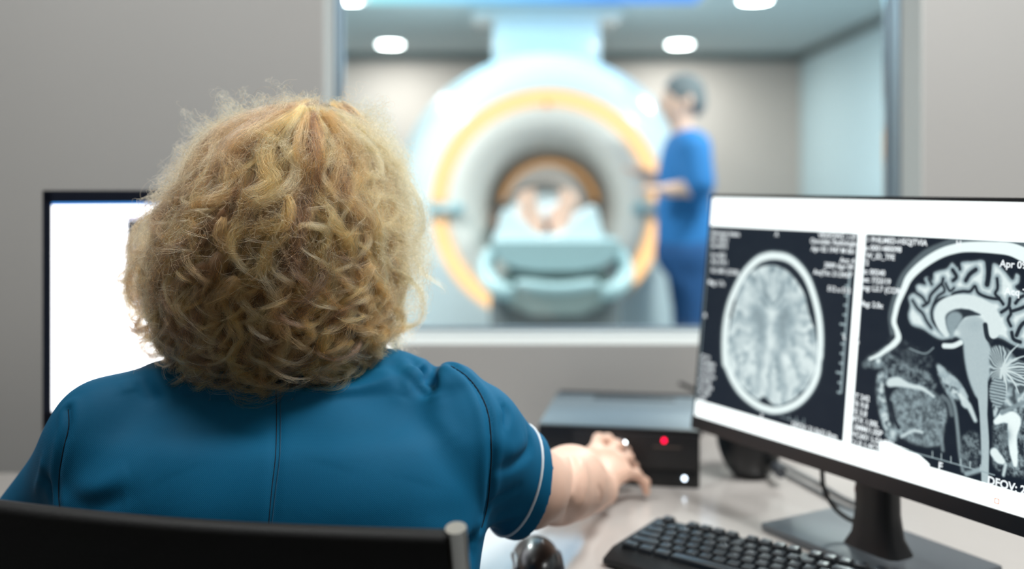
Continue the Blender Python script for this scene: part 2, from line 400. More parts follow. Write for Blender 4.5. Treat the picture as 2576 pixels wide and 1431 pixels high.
arc_ring(12, 168, .270, .297, .9, .93, 'bore_light', emat('amber_bore_light', (222, 165, 105), .9), ox=.041, oz=-.042)
m_pad = mat('control_pad', (150, 188, 196), .4)
for sx_ in (-1, 1):
    o = MB().box((sx_ * .505, -.02, SC.z - .008), (.17, .05, .05), .012, seg=3).out('control_pad', m_pad, sc)
    MB().box((0, 0, 0), (.06, .01, .02), .004).out('button', m_rim, o).location = (sx_ * .505, -.05, SC.z - .008)
MB().sph((-.005, -.012, SC.z + .515), .014, (1, .5, 1)).out('indicator_light', emat('orange_indicator', (255, 150, 40), 1.2), sc)
MB().sph((-.188, -.02, SC.z - .572), .022, (1, .5, 1)).out('indicator_light', emat('pale_indicator', (255, 225, 190), 3), sc)
# table and carriage
tb = thing('patient_table', 'white scanner couch on grey pedestal with curved handles, sliding into bore', 'couch', (.185, 4.15, 0))
m_tab = mat('couch_shell', (184, 212, 216), .4); m_ped = mat('couch_pedestal', (116, 120, 122), .5)
poly = [(-.27, 0, .998), (-.265, 0, 1.008), (.265, 0, 1.008), (.27, 0, .998), (.262, 0, .975), (.235, 0, .93), (.17, 0, .895), (.08, 0, .882), (-.08, 0, .882), (-.17, 0, .895), (-.235, 0, .93), (-.262, 0, .975)]
MB().prism(poly, (0, 2.3, 0)).out('tabletop', m_tab, tb, sm=True, angle=30)
b = MB(); b.box((0, .75, .40), (.56, 1.35, .80), .05, seg=4); b.out('pedestal', m_ped, tb)
b = MB(); b.box((0, .7, .845), (.44, 1.3, .08), .03, seg=3); b.out('carriage', mat('carriage_grey', (100, 118, 116), .5), tb)  # carriage box coloured darker than the couch above
pts = [(-.165 + .33 * i / 12, -.05 - .03 * math.sin(math.pi * i / 12), .838 - .018 * math.sin(math.pi * i / 12)) for i in range(13)]
MB().tube(pts, [.018] + [.025] * 5 + [.018], 16).out('front_bumper', m_tab, tb)
for s_ in (-1, 1):
    MB().tube([(s_ * .275, .12, .955), (s_ * .295, .06, .89), (s_ * .275, .0, .835), (s_ * .225, -.04, .805), (s_ * .185, -.03, .80)], [.03, .034, .036, .036, .03], 14, 6).out('handle', m_tab, tb)
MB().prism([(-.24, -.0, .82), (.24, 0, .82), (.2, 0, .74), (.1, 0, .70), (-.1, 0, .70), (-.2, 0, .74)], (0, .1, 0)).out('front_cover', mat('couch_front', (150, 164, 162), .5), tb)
# sheet on the couch
b = MB(); prof = [(-.235, .004), (-.215, .03), (-.20, .12), (-.17, .125), (-.12, .085), (-.05, .02), (.0, .012), (.05, .02), (.12, .075), (.17, .13), (.215, .135), (.23, .03), (.24, .004)]
pf = cr(prof, 3); rows = []
for j in range(12):
    y = j / 11 * .9; k = 1 - .35 * (y / .9); dz = .006 * math.sin(j * 1.7)
    rows.append([b.bm.verts.new((x + .004 * math.sin(j * 2.1 + i), y, max(.001, z * k + dz * min(1, z * 10)))) for i, (x, z) in enumerate(pf)] + [b.bm.verts.new((.24, y, -.0)), b.bm.verts.new((-.235, y, -.0))])
for a, c in zip(rows, rows[1:]):
    n = len(a)
    for i in range(n): b.bm.faces.new((a[i], a[(i + 1) % n], c[(i + 1) % n], c[i]))
b.bm.faces.new(list(reversed(rows[0]))); b.bm.faces.new(rows[-1])
o = b.out('sheet', m_white, None); o.location = (.155, 4.3, 1.0085)
tag(o, 'rumpled white sheet bunched on both sides of bare feet on the scanner couch', 'sheet')
# patient
skin = mat('skin', (226, 186, 166), .5, sss=.08, vary=.05, vscale=30)
skin_w = mat('pale_skin', (232, 190, 168), .48, sss=.06, vary=.06, vscale=25)
pt = thing('person', 'person lying on back in scanner bore, bare feet towards the window, white gown', 'person', (.16, 4.5, 1.01))
X0 = .16
f = Field((X0 - .32, 4.36, 1.0), (X0 + .32, 6.45, 1.36), .008)
for s_ in (-1, 1):
    hx = X0 + s_ * .05; ax = X0 + s_ * .075
    f.cap((hx, 4.50, 1.052), (hx + s_ * .01, 4.56, 1.06), .034, .036, .02)      # heel, ankle
    f.cap((hx, 4.49, 1.06), (ax + s_ * .02, 4.47, 1.17), .036, .040, .02)    # sole up to the ball
    f.cap((ax + s_ * .0, 4.55, 1.10), (ax + s_ * .02, 4.48, 1.18), .03, .032, .02)
    for i in range(5):
        tx = ax + s_ * .02 + s_ * (i - 2) * .017; f.cap((tx, 4.46, 1.195), (tx, 4.445, 1.222 - .005 * abs(i - (0 if s_ < 0 else 0))), .011 if i else .014, .010, .006)
    f.cap((hx + s_ * .01, 4.56, 1.06), (X0 + s_ * .08, 4.97, 1.085), .036, .052, .03)
    f.cap((X0 + s_ * .08, 4.97, 1.085), (X0 + s_ * .085, 5.38, 1.09), .052, .08, .03)
    f.cap((X0 + s_ * .20, 5.85, 1.07), (X0 + s_ * .24, 5.55, 1.06), .04, .034, .03)
    f.cap((X0 + s_ * .24, 5.55, 1.06), (X0 + s_ * .22, 5.33, 1.055), .034, .024, .02)
    for i in range(4): f.cap((X0 + s_ * (.20 + i * .016), 5.30, 1.045), (X0 + s_ * (.195 + i * .018), 5.19 + .01 * abs(i - 1), 1.03), .010, .008, .006)
    f.ell((X0 + s_ * .225, 5.29, 1.045), (.036, .05, .015), .015)
    f.cap((X0 + s_ * .19, 5.31, 1.055), (X0 + s_ * .175, 5.23, 1.045), .012, .009, .008)
f.ell((X0, 5.45, 1.10), (.17, .16, .095), .04); f.ell((X0, 5.70, 1.11), (.17, .25, .105), .05); f.ell((X0, 5.86, 1.11), (.2, .12, .09), .04)
f.cap((X0, 5.95, 1.09), (X0, 6.05, 1.10), .055, .055, .02); f.ell((X0, 6.15, 1.115), (.075, .11, .095), .02); f.ell((X0, 6.11, 1.205), (.012, .018, .02), .015)
me = f.mesh('body'); relax(me, 2); link('body', me, skin, pt, world=True)
f = Field((X0 - .32, 4.9, 1.0), (X0 + .32, 6.1, 1.38), .01)
f.ell((X0, 5.45, 1.10), (.18, .2, .11), .05); f.ell((X0, 5.70, 1.12), (.19, .27, .13), .05); f.ell((X0, 5.86, 1.11), (.21, .12, .1), .04)
for s_ in (-1, 1): f.cap((X0 + s_ * .085, 5.38, 1.09), (X0 + s_ * .08, 5.05, 1.09), .093, .08, .05); f.cap((X0 + s_ * .20, 5.85, 1.07), (X0 + s_ * .235, 5.62, 1.065), .05, .045, .03)
me = f.mesh('gown'); relax(me, 2); link('gown', me, m_white, pt, world=True)
f = Field((X0 - .12, 6.05, 1.02), (X0 + .12, 6.3, 1.25), .008); f.ell((X0, 6.18, 1.11), (.082, .1, .09), .02)
f.cut((X0, 6.13, 1.15), (0, -1, .35)); link('hair', f.mesh('hair'), mat('dark_hair', (50, 42, 38), .7), pt, world=True)

# standing radiographer in blue
MXp, MYp = .80, 4.62
pr_ = thing('person', 'grey-haired person in blue scrubs standing side-on by scanner, forearms raised to it', 'person', (MXp, MYp, 0))
f = Field((MXp - .36, MYp - .34, 0), (MXp + .28, MYp + .34, 1.8), .009)
def man(f, part, add=0):
    x, y = MXp, MYp
    if part in ('body', 'top'):
        f.ell((x + .005, y, 1.30), (.108, .185, .19), .06, add=add); f.ell((x - .005, y, 1.12), (.11, .165, .17), .06, add=add); f.ell((x + .012, y, .96), (.128, .172, .17), .05, add=add)
        f.cap((x + .01, y - .15, 1.415), (x + .01, y + .15, 1.415), .065, .065, .05, add=add)
        f.cap((x + .01, y - .19, 1.40), (x + .025, y - .22, 1.25), .050, .046, .03, add=add * 2); f.cap((x + .01, y + .19, 1.40), (x - .03, y + .22, 1.26), .052, .05, .03, add=add * 2)
    if part in ('body', 'legs'):
        f.ell((x + .012, y, .95), (.128, .172, .16), .05, add=add); f.ell((x + .02, y, .93), (.135, .17, .11), .05, add=add)
        for s_, dx in ((-1, .0), (1, .05)):
            f.cap((x + .02, y + s_ * .085, .88), (x + .01 + dx, y + s_ * .095, .48), .085, .062, .03, add=add * 1.5); f.cap((x + .01 + dx, y + s_ * .095, .48), (x + .04 + dx, y + s_ * .1, .10), .058, .042, .03, add=add * 2.2)
    if part == 'body':
        for s_, dx in ((-1, .0), (1, .05)): f.cap((x + .04 + dx, y + s_ * .1, .08), (x + .02 + dx, y + s_ * .1, .05), .04, .04, .02)
        f.cap((x + .025, y - .22, 1.25), (x + .01, y - .225, 1.235), .044, .042, .03); f.cap((x + .01, y - .225, 1.235), (x - .11, y - .2, 1.22), .042, .03, .03)
        f.ell((x - .16, y - .2, 1.225), (.05, .035, .018), .015)
        for i in range(4): f.cap((x - .195, y - .222 + i * .017, 1.225), (x - .25 + .006 * abs(i - 1), y - .225 + i * .018, 1.215), .009, .007, .005)
        f.cap((x - .14, y - .172, 1.23), (x - .19, y - .158, 1.235), .011, .009, .006)
        f.cap((x - .03, y + .22, 1.26), (x - .04, y + .2, 1.22), .044, .042, .03); f.cap((x - .04, y + .2, 1.22), (x - .15, y + .17, 1.29), .04, .028, .03)
        f.ell((x - .185, y + .165, 1.305), (.045, .03, .02), .015)
        for i in range(4): f.cap((x - .215, y + .143 + i * .016, 1.31), (x - .26, y + .14 + i * .017, 1.335 - .006 * i), .009, .007, .005)
        f.cap((x - .17, y + .14, 1.315), (x - .205, y + .12, 1.335), .011, .009, .006)
        f.cap((x, y, 1.45), (x - .02, y, 1.55), .055, .05, .025)
        f.ell((x - .01, y, 1.645), (.095, .075, .105), .02); f.ell((x - .055, y, 1.585), (.05, .05, .05), .03); f.cap((x - .1, y, 1.64), (x - .118, y, 1.61), .01, .014, .012)
        for s_ in (-1, 1):
            f.ell((x + .01, y + s_ * .078, 1.63), (.018, .008, .03), .006); f.ell((x - .098, y + s_ * .032, 1.65), (.012, .014, .01), .008, 's')
        f.ell((x - .1, y, 1.575), (.01, .02, .005), .004, 's')
    return f
me = man(f, 'body', -.011).mesh('body'); relax(me, 2); link('body', me, skin, pr_, world=True)
f = Field((MXp - .3, MYp - .36, .7), (MXp + .3, MYp + .36, 1.55), .009); man(f, 'top', .013); f.cut((0, 0, .82), (0, 0, -1)); f.ell((MXp - .01, MYp, 1.54), (.08, .08, .07), .02, 's')
me = f.mesh('scrub_top'); relax(me, 2); link('scrub_top', me, mat('blue_scrub', (34, 112, 176), .8, vary=.08, vscale=9), pr_, world=True)
f = Field((MXp - .25, MYp - .3, .03), (MXp + .3, MYp + .3, 1.1), .009); man(f, 'legs', .008); f.cut((0, 0, .08), (0, 0, -1))
me = f.mesh('scrub_trousers'); relax(me, 2); link('scrub_trousers', me, mat('blue_scrub_trousers', (34, 84, 138), .8, vary=.1, vscale=9), pr_, world=True)
f = Field((MXp - .16, MYp - .12, 1.55), (MXp + .14, MYp + .12, 1.8), .006); f.ell((MXp, MYp, 1.665), (.098, .082, .095), .01); f.ell((MXp + .05, MYp, 1.62), (.05, .07, .06), .02); f.cut((MXp - .055, 0, 1.64), (-1, 0, -.9))
me = f.mesh('hair'); relax(me, 1); link('hair', me, mat('grey_hair', (104, 110, 114), .8, bump=.8, bscale=150), pr_, world=True)
for s_, dx in ((-1, .0), (1, .05)):
    f = Field((MXp - .2, MYp + s_ * .1 - .07, -.01), (MXp + .2, MYp + s_ * .1 + .07, .14), .006)
    f.cap((MXp + .05 + dx, MYp + s_ * .1, .045), (MXp - .10 + dx, MYp + s_ * .1, .035), .046, .036, .02); f.cap((MXp + .04 + dx, MYp + s_ * .1, .09), (MXp + .04 + dx, MYp + s_ * .1, .05), .047, .045, .02); f.cut((0, 0, .002), (0, 0, -1))
    link('shoe', f.mesh('shoe'), mat('white_shoe', (205, 208, 210), .5), pr_, world=True)
# ------------------------------------------------------------------ desk
DZ = .75
dk = thing('desk', 'light grey glossy desk worktop under the monitors, keyboard and mouse', 'desk', (.2, 1.6, 0))
poly = [(-1.75, 1.215, DZ - .028), (1.7, 1.215, DZ - .028), (1.7, 1.966, DZ - .028), (-.40, 1.966, DZ - .028), (-.43, 1.70, DZ - .028), (-1.75, 1.70, DZ - .028)]
b = MB(); b.prism(poly, (0, 0, .028)); o = b.out('worktop', m_desk, dk, sm=False, world=True)
bv = o.modifiers.new('edge', 'BEVEL'); bv.width = .0025; bv.segments = 2; bv.limit_method = 'ANGLE'
for x in (-1.70, 1.65): MB().box((x, 1.48, (DZ - .028) / 2), (.03, .44, DZ - .03), .002).out('side_panel', m_desk, dk, sm=False, world=True)
MB().box((0, 1.62, .52), (3.3, .018, .36), .002).out('modesty_panel', m_desk, dk, sm=False, world=True)

# ------------------------------------------------------------------ right monitor
YAW, TILT = R(60.8), R(6.05)
u = Vector((math.cos(YAW), -math.sin(YAW), 0)); nh = Vector((-math.sin(YAW), -math.cos(YAW), 0))
dn = -math.cos(TILT) * Vector((0, 0, 1)) + math.sin(TILT) * nh          # down along the panel
N = (math.cos(TILT) * nh + math.sin(TILT) * Vector((0, 0, 1))).normalized()
TL = Vector((.3153, 1.5727, CAMZ - .0137)); MW, MH = .612, .366
lit0 = TL + u * .003 + dn * .005; LW, LH = .606, .341
def S(a, b_, c=0): return lit0 + u * a + dn * b_ + N * c
def uv(x, y):
    k = Vector(((x - CX) / F, 1, -(y - HOR) / F)); O = Vector((0, 0, CAMZ)) - lit0
    t = -(O.dot(N)) / k.dot(N); q = O + k * t
    return q.dot(u), q.dot(dn)
BASE = Vector((.482, 1.312, DZ))
mo = thing('computer_monitor', 'wide black monitor at right showing two brain scans, turned to the left', 'monitor', BASE)
m_bez = mat('monitor_plastic', (24, 26, 31), .35, bump=.08, bscale=900)
b = MB(); bw = .003
def slab(b, a0, a1, b0, b1, c0, c1):
    q = [S(a0, b0, c0), S(a1, b0, c0), S(a1, b1, c0), S(a0, b1, c0)]; b.prism([tuple(p) for p in q], tuple(N * (c1 - c0)))
slab(b, -bw, LW + bw, -.005, 0, -.006, .0012); slab(b, -bw, LW + bw, LH, LH + .020, -.006, .0035)
slab(b, -bw, 0, -.005, LH + .02, -.006, .0012); slab(b, LW, LW + bw, -.005, LH + .02, -.006, .0012)
b.out('bezel', m_bez, mo, sm=False, world=True)
b = MB(); slab(b, -bw, LW + bw, -.005, LH + .02, -.02, -.006); slab(b, .08, LW - .08, .06, LH - .03, -.05, -.02); o = b.out('back_cover', m_bez, mo, sm=False, world=True)
bv = o.modifiers.new('edge', 'BEVEL'); bv.width = .003; bv.segments = 2
# stand
Rb = Matrix.Rotation(-YAW, 4, 'Z')
def yb(x, y, z): return BASE + Rb.to_3x3() @ Vector((x, y, z))   # x along the screen, +y away from the viewer
b = MB(); b.box(BASE + Rb.to_3x3() @ Vector((-.018, .015, .006)), (.27, .155, .012), .004, rot=Rb); b.out('stand_base', mat('stand_base', (92, 98, 104), .42, bump=.05, bscale=500), mo, world=True)
b = MB(); rows = []
for z, wx, wy in ((.012, .088, .05), (.03, .066, .04), (.06, .056, .036), (.12, .054, .034), (.30, .054, .034)):
    ring = []
    for k in range(24):
        th = k * math.tau / 24; c, s_ = math.cos(th), math.sin(th); q = (abs(c) ** 5 + abs(s_) ** 5) ** (-.2)
        ring.append(b.bm.verts.new(yb(c * q * wx / 2, s_ * q * wy / 2, z)))
    rows.append(ring)
for a, c in zip(rows, rows[1:]):
    for k in range(24): b.bm.faces.new((a[k], a[(k + 1) % 24], c[(k + 1) % 24], c[k]))
b.bm.faces.new(list(reversed(rows[0]))); b.bm.faces.new(rows[-1]); col_ = b.out('stand_column', m_black, mo, world=True)
MB().cyl(yb(-.0275, .0, .085), yb(-.0268, .0, .085), .013, .013).out('cable_hole_ring', mat('red_ring', (150, 14, 34), .4), mo, world=True)
b = MB(); b.cyl(yb(0, .0, .27), S(LW / 2, .18, -.045), .022); b.out('stand_neck', m_black, mo, world=True)

# ---- the scan image: painted numerically on a fine grid of the glowing screen
GW, GH = 1000, 563
G = np.full((GH, GW), .0); yy, xx = np.mgrid[0:GH, 0:GW].astype(float)
def toG(pts, conv=None):
    out = []
    for p in pts:
        x, y = (conv(*p[:2]) if conv else p[:2]); a, b_ = uv(x, y); out.append((a / LW * GW, b_ / LH * GH))
    return np.array(out)
c3 = lambda x, y: (1740 + x / 2.7, 470 + y / 2.7)
c4 = lambda x, y: (1740 + x / 2.695, 900 + y / 2.695)
c8 = lambda x, y: (2140 + x / 4.209, 560 + y / 4.209)
def blur(A, s):
    r = int(3 * s) + 1; k = np.exp(-np.arange(-r, r + 1) ** 2 / (2 * s * s)); k /= k.sum()
    for ax in (0, 1):
        pad = [(0, 0), (0, 0)]; pad[ax] = (r, r); B = np.pad(A, pad, mode='edge'); o = 0
        for i, kk in enumerate(k): o = o + kk * (B[i:i + A.shape[0]] if ax == 0 else B[:, i:i + A.shape[1]])
        A = o
    return A
def pmask(q, soft=1.0):
    x0, x1 = int(max(0, q[:, 0].min() - 6)), int(min(GW, q[:, 0].max() + 7)); y0, y1 = int(max(0, q[:, 1].min() - 6)), int(min(GH, q[:, 1].max() + 7))
    M = np.zeros((GH, GW))
    if x1 <= x0 or y1 <= y0: return M
    X = xx[y0:y1, x0:x1]; Y = yy[y0:y1, x0:x1]; ins = np.zeros(X.shape, bool)
    for (ax, ay), (bx, by) in zip(q, np.roll(q, -1, 0)):
        if ay == by: continue
        ins ^= ((Y < ay) != (Y < by)) & (X < (bx - ax) * (Y - ay) / (by - ay) + ax)
    M[y0:y1, x0:x1] = ins
    if soft:
        m = int(3 * soft) + 2; a0, a1, b0, b1 = max(0, x0 - m), min(GW, x1 + m), max(0, y0 - m), min(GH, y1 + m)
        M[b0:b1, a0:a1] = blur(M[b0:b1, a0:a1], soft)
    return M
def ldist(q, ws=None):
    best = np.full((GH, GW), 99.)
    for i in range(len(q) - 1):
        (ax, ay), (bx, by) = q[i], q[i + 1]; w0 = ws[i] if ws is not None else 0; w1 = ws[i + 1] if ws is not None else 0; m = 22 + max(w0, w1)
        x0, x1 = int(max(0, min(ax, bx) - m)), int(min(GW, max(ax, bx) + m)); y0, y1 = int(max(0, min(ay, by) - m)), int(min(GH, max(ay, by) + m))
        if x1 <= x0 or y1 <= y0: continue
        X = xx[y0:y1, x0:x1] - ax; Y = yy[y0:y1, x0:x1] - ay; dx, dy = bx - ax, by - ay; L = dx * dx + dy * dy + 1e-9
        t = np.clip((X * dx + Y * dy) / L, 0, 1); d = np.hypot(X - t * dx, Y - t * dy) - (w0 + (w1 - w0) * t)
        best[y0:y1, x0:x1] = np.minimum(best[y0:y1, x0:x1], d)
    return best
def put(M, v):
    global G
    G = G * (1 - M) + v * M
def poly_(pts, v, conv=None, soft=1.0, n=6, k=1.0): q = toG(pts, conv); q = cr(q, n, True) if n > 1 else q; M = pmask(q, soft) * k; put(M, v); return M
def line_(pts, wd, v, conv=None, soft=1.2, n=6, k=1.0):
    q = toG(pts, conv); q = cr(q, n) if n > 1 else q
    ws = np.interp(np.linspace(0, 1, len(q)), np.linspace(0, 1, len(wd) if isinstance(wd, (list, tuple)) else 1), wd if isinstance(wd, (list, tuple)) else [wd]) if isinstance(wd, (list, tuple)) else np.full(len(q), float(wd))
    M = np.clip(.5 - ldist(q, ws) / soft, 0, 1) * k; put(M, v); return M
def noise(sc, seed):
    r = np.random.default_rng(seed); A = r.random((int(GH / sc) + 3, int(GW / sc) + 3))
    ys = yy / sc; xs = xx / sc; i = ys.astype(int); j = xs.astype(int); fy = ys - i; fx = xs - j; fy = fy * fy * (3 - 2 * fy); fx = fx * fx * (3 - 2 * fx)
    return (A[i, j] * (1 - fy) + A[i + 1, j] * fy) * (1 - fx) + (A[i, j + 1] * (1 - fy) + A[i + 1, j + 1] * fy) * fx
nA, nB, nC, nD = noise(22, 1), noise(9, 2), noise(4, 3), noise(2.2, 4)
G += .03 * nA
# axial scan
cA = toG([c3(550, 880)])[0]
OUT = [c3(560, 432), c3(655, 448), c3(735, 505), c3(805, 600), c3(855, 730), c3(888, 870), c3(901, 1010), c3(897, 1150), c4(888, 20), c4(872, 130), c4(820, 240), c4(740, 325), c4(650, 370), c4(560, 385), c4(480, 368), c4(400, 325), c4(320, 255), c4(262, 170), c4(218, 70), c3(203, 1200), c3(198, 1050), c3(210, 900), c3(240, 770), c3(290, 650), c3(350, 550), c3(430, 470), c3(495, 440)]
poly_(OUT, .42, soft=2.2)
def shrink(pts, k, kk=None):
    q = np.array(pts); c = q.mean(0); return [tuple(c + (p - c) * (k, kk or k)) for p in q]
poly_(shrink(OUT, .975, .982), 1.0, soft=1.2); poly_(shrink(OUT, .86, .895), .06, soft=1.4)
BR = [c3(540, 530), c3(600, 545), c3(660, 580), c3(720, 650), c3(770, 740), c3(800, 860), c3(838, 980), c3(850, 1100), c3(845, 1210), c4(830, 90), c4(780, 190), c4(700, 270), c4(620, 312), c4(560, 318), c4(505, 270), c4(480, 262), c4(455, 285), c4(400, 250), c4(330, 180), c4(280, 90), c3(255, 1200), c3(245, 1080), c3(262, 930), c3(300, 780), c3(330, 680), c3(390, 590), c3(460, 545)]
before = G.copy(); MBr = pmask(cr(toG(BR), 6, True), 1.2)
rad = np.arctan2(yy - cA[1], (xx - cA[0]) * 1.25); rr = np.hypot((xx - cA[0]) * 1.25, yy - cA[1])
tex = .68 + .16 * (nA - .5) + .16 * (nB - .5) + .07 * (nC - .5)
fold = np.sin(rad * 17 + 5 * nA + 2 * nB) * np.clip((rr - 75) / 50, 0, 1)
tex = tex + .12 * fold + .08 * np.clip((rr - 90) / 60, 0, 1)
G = G * (1 - MBr) + np.clip(tex, .3, .9) * MBr
def blob_(x, y, rx, ry, v, conv=c3, k=.8, rot=0, soft=1.):
    c = toG([(x, y)], conv)[0]; ex = toG([(x + rx, y)], conv)[0] - c; ey = toG([(x, y + ry)], conv)[0] - c
    A = np.linalg.inv(np.array([ex, ey]).T); X = A[0, 0] * (xx - c[0]) + A[0, 1] * (yy - c[1]); Y = A[1, 0] * (xx - c[0]) + A[1, 1] * (yy - c[1])
    cc, ss = math.cos(R(rot)), math.sin(R(rot)); X, Y = X * cc + Y * ss, -X * ss + Y * cc
    M = np.exp(-(X * X + Y * Y) * 1.4) * k; put(M, v)
for a in ((440, 870, 60, 80, .48), (640, 870, 60, 80, .46), (470, 960, 40, 110, .50), (610, 960, 40, 110, .48)): blob_(*a, k=.7)
for pts in ([(540, 560), (550, 700), (550, 780)], [(495, 640), (500, 720), (550, 800)], [(615, 640), (610, 720), (555, 800)]): line_(pts, 3, .40, c3, soft=7, k=.75)
line_([(550, 600), (555, 760)], 7, .84, c3, soft=8, k=.8)
for pts in ([(470, 760), (550, 830), (640, 760)],): line_(pts, 3, .42, c3, soft=8, k=.6)
for a in ((545, 860, 35, 60, .95), (530, 1000, 20, 90, .92), (540, 1060, 30, 60, .95), (405, 1125, 35, 50, .95), (635, 1165, 32, 62, .97), (515, 1155, 32, 45, .92), (725, 970, 35, 80, .85), (355, 770, 45, 60, .82), (410, 700, 40, 30, .8), (670, 740, 40, 30, .82), (350, 1010, 40, 50, .8), (690, 1300, 35, 60, .82), (420, 1310, 25, 60, .84), (560, 1330, 30, 60, .82), (480, 1340, 20, 50, .78)): blob_(*a)
for pts in ([(780, 740), (800, 840), (830, 930)], [(290, 780), (262, 880)]): line_(pts, 4, .12, c3, soft=3)
for i in range(9):
    s_ = -1 if i % 2 else 1; y0 = 980 + i * 48; line_([(548 + s_ * (150 + 5 * i), y0), (548 + s_ * (215 + 4 * i), y0 + 20 - 12 * (i % 3)), (548 + s_ * (275 - 6 * i), y0 - 15)], 3, .9 if i % 3 else .5, c3, soft=8, k=.6)
# sagittal scan
line_([(150, 1500), (260, 1420), (370, 1340), (450, 1270), (440, 1130), (425, 1000), (440, 900), (480, 760), (540, 590), (650, 450), (780, 330), (950, 250), (1120, 195), (1300, 180), (1600, 195), (1835, 260), (2200, 420)], 8, .30, c8, soft=5)
line_([(300, 1400), (370, 1350), (450, 1290), (500, 1220), (485, 1140), (455, 1050), (470, 950), (500, 840), (560, 700), (610, 590), (700, 490), (830, 390), (980, 310), (1150, 265), (1300, 255), (1500, 262), (1680, 280), (1835, 340), (2100, 450), (2500, 760), (2750, 1100)], [3.5, 4, 6, 7, 5.5, 6, 6, 6.5, 7.5, 8.5, 9, 9.5, 9.5, 9.5, 10, 11, 12, 13, 13, 13, 13], 1.02, c8, soft=2)
CT = [(640, 1085), (600, 980), (620, 880), (605, 790), (640, 745), (690, 730), (680, 670), (720, 640), (790, 650), (770, 590), (810, 565), (860, 610), (870, 530), (930, 500), (1010, 480), (1070, 415), (1130, 470), (1170, 410), (1290, 400), (1390, 390), (1435, 450), (1440, 640), (1475, 560), (1495, 430), (1560, 440), (1640, 520), (1710, 600), (1740, 530), (1790, 560), (1780, 640), (1740, 680), (1835, 740), (2050, 800), (2300, 1000), (2400, 1300), (2250, 1400), (1950, 1330), (1800, 1330), (1700, 1290), (1560, 1220), (1400, 1240), (1250, 1250), (1150, 1200), (1040, 1230), (960, 1240), (880, 1210), (760, 1130)]
q = cr(toG(CT, c8), 5, True); MC = pmask(q, 1.6)
sulci = [([(650, 820), (700, 900), (760, 960), (800, 1040), (850, 1110)], 2.4), ([(980, 1165), (920, 1110), (865, 1030), (855, 930), (890, 850), (960, 800), (1050, 785), (1090, 745), (1180, 725), (1260, 725), (1310, 670), (1345, 740), (1420, 780), (1500, 800), (1570, 810), (1610, 860)], 2.6), ([(760, 880), (820, 840), (840, 770), (900, 700), (960, 640), (975, 590)], 2.8), ([(690, 740), (760, 790), (800, 860)], 2.4), ([(870, 870), (915, 780), (990, 720), (960, 640)], 2.2), ([(1000, 640), (1045, 720), (1090, 690)], 2.), ([(1075, 500), (1115, 570), (1080, 610)], 3.6), ([(1215, 610), (1255, 545), (1320, 495)], 4.), ([(1447, 400), (1455, 540), (1440, 650)], 5.), ([(1140, 430), (1152, 490)], 3.), ([(1545, 590), (1550, 690), (1525, 750), (1570, 800)], 2.6), ([(820, 590), (855, 650)], 2.4), ([(1680, 800), (1672, 870), (1650, 905), (1590, 945)], 2.8), ([(1680, 900), (1690, 960), (1660, 1020), (1690, 1090)], 2.6), ([(1740, 850), (1790, 790), (1860, 760)], 2.8), ([(1700, 935), (1780, 910), (1870, 880), (2000, 900)], 2.8), ([(1750, 1190), (1790, 1100), (1840, 1050), (1950, 1010), (2100, 1050)], 3.2), ([(1700, 1160), (1720, 1230), (1790, 1260)], 3), ([(2000, 1150), (2150, 1200), (2300, 1150)], 3), ([(1950, 760), (1980, 860)], 3), ([(2120, 880), (2080, 980)], 3)]
D = np.full((GH, GW), 99.)
for pts, wd in sulci: qq = cr(toG(pts, c8), 6); D = np.minimum(D, ldist(qq, np.full(len(qq), wd)))
D = np.minimum(D, ldist(np.vstack([q, q[:1]])))
body_ = .56 + .30 * np.clip((D - 3.5) / 6, 0, 1) + .06 * (nC - .5); body_ = body_ * np.clip((D + .8) / 2.4, 0, 1) + .07
G = G * (1 - MC) + body_ * MC
# corpus callosum, ventricle, thalamus, brainstem
line_([(1010, 1180), (950, 1090), (935, 980), (975, 890), (1070, 835), (1200, 820), (1330, 850), (1440, 920), (1500, 1010), (1520, 1090), (1500, 1150)], [5, 8, 12, 13, 12, 11, 12, 14, 15, 15, 13], .90, c8, soft=2)
poly_([(1005, 975), (1060, 930), (1140, 908), (1240, 915), (1320, 945), (1375, 975), (1300, 985), (1200, 1005), (1130, 1100), (1060, 1180), (1020, 1120), (1000, 1040)], .09, c8, soft=1.2)
poly_([(1015, 985), (1080, 935), (1150, 950), (1180, 1000), (1150, 1060), (1110, 1120), (1090, 1190), (1060, 1230), (1030, 1150), (1005, 1060)], .55, c8, soft=2)
poly_([(1110, 1140), (1150, 1060), (1220, 1005), (1310, 985), (1380, 1010), (1420, 1070), (1420, 1150), (1440, 1220), (1470, 1300), (1500, 1390), (1490, 1500), (1480, 1600), (1440, 1700), (1400, 1850), (1330, 1850), (1260, 1700), (1220, 1560), (1195, 1400), (1180, 1260), (1130, 1210)], .70, c8, soft=1.8)
blob_(1310, 1080, 90, 70, .66, c8, k=.8); blob_(1120, 1170, 40, 40, .9, c8)
line_([(1420, 1080), (1440, 1200), (1480, 1250)], 5, .08, c8, soft=2); line_([(985, 1300), (1080, 1300), (1160, 1265)], 5, .95, c8, soft=2)
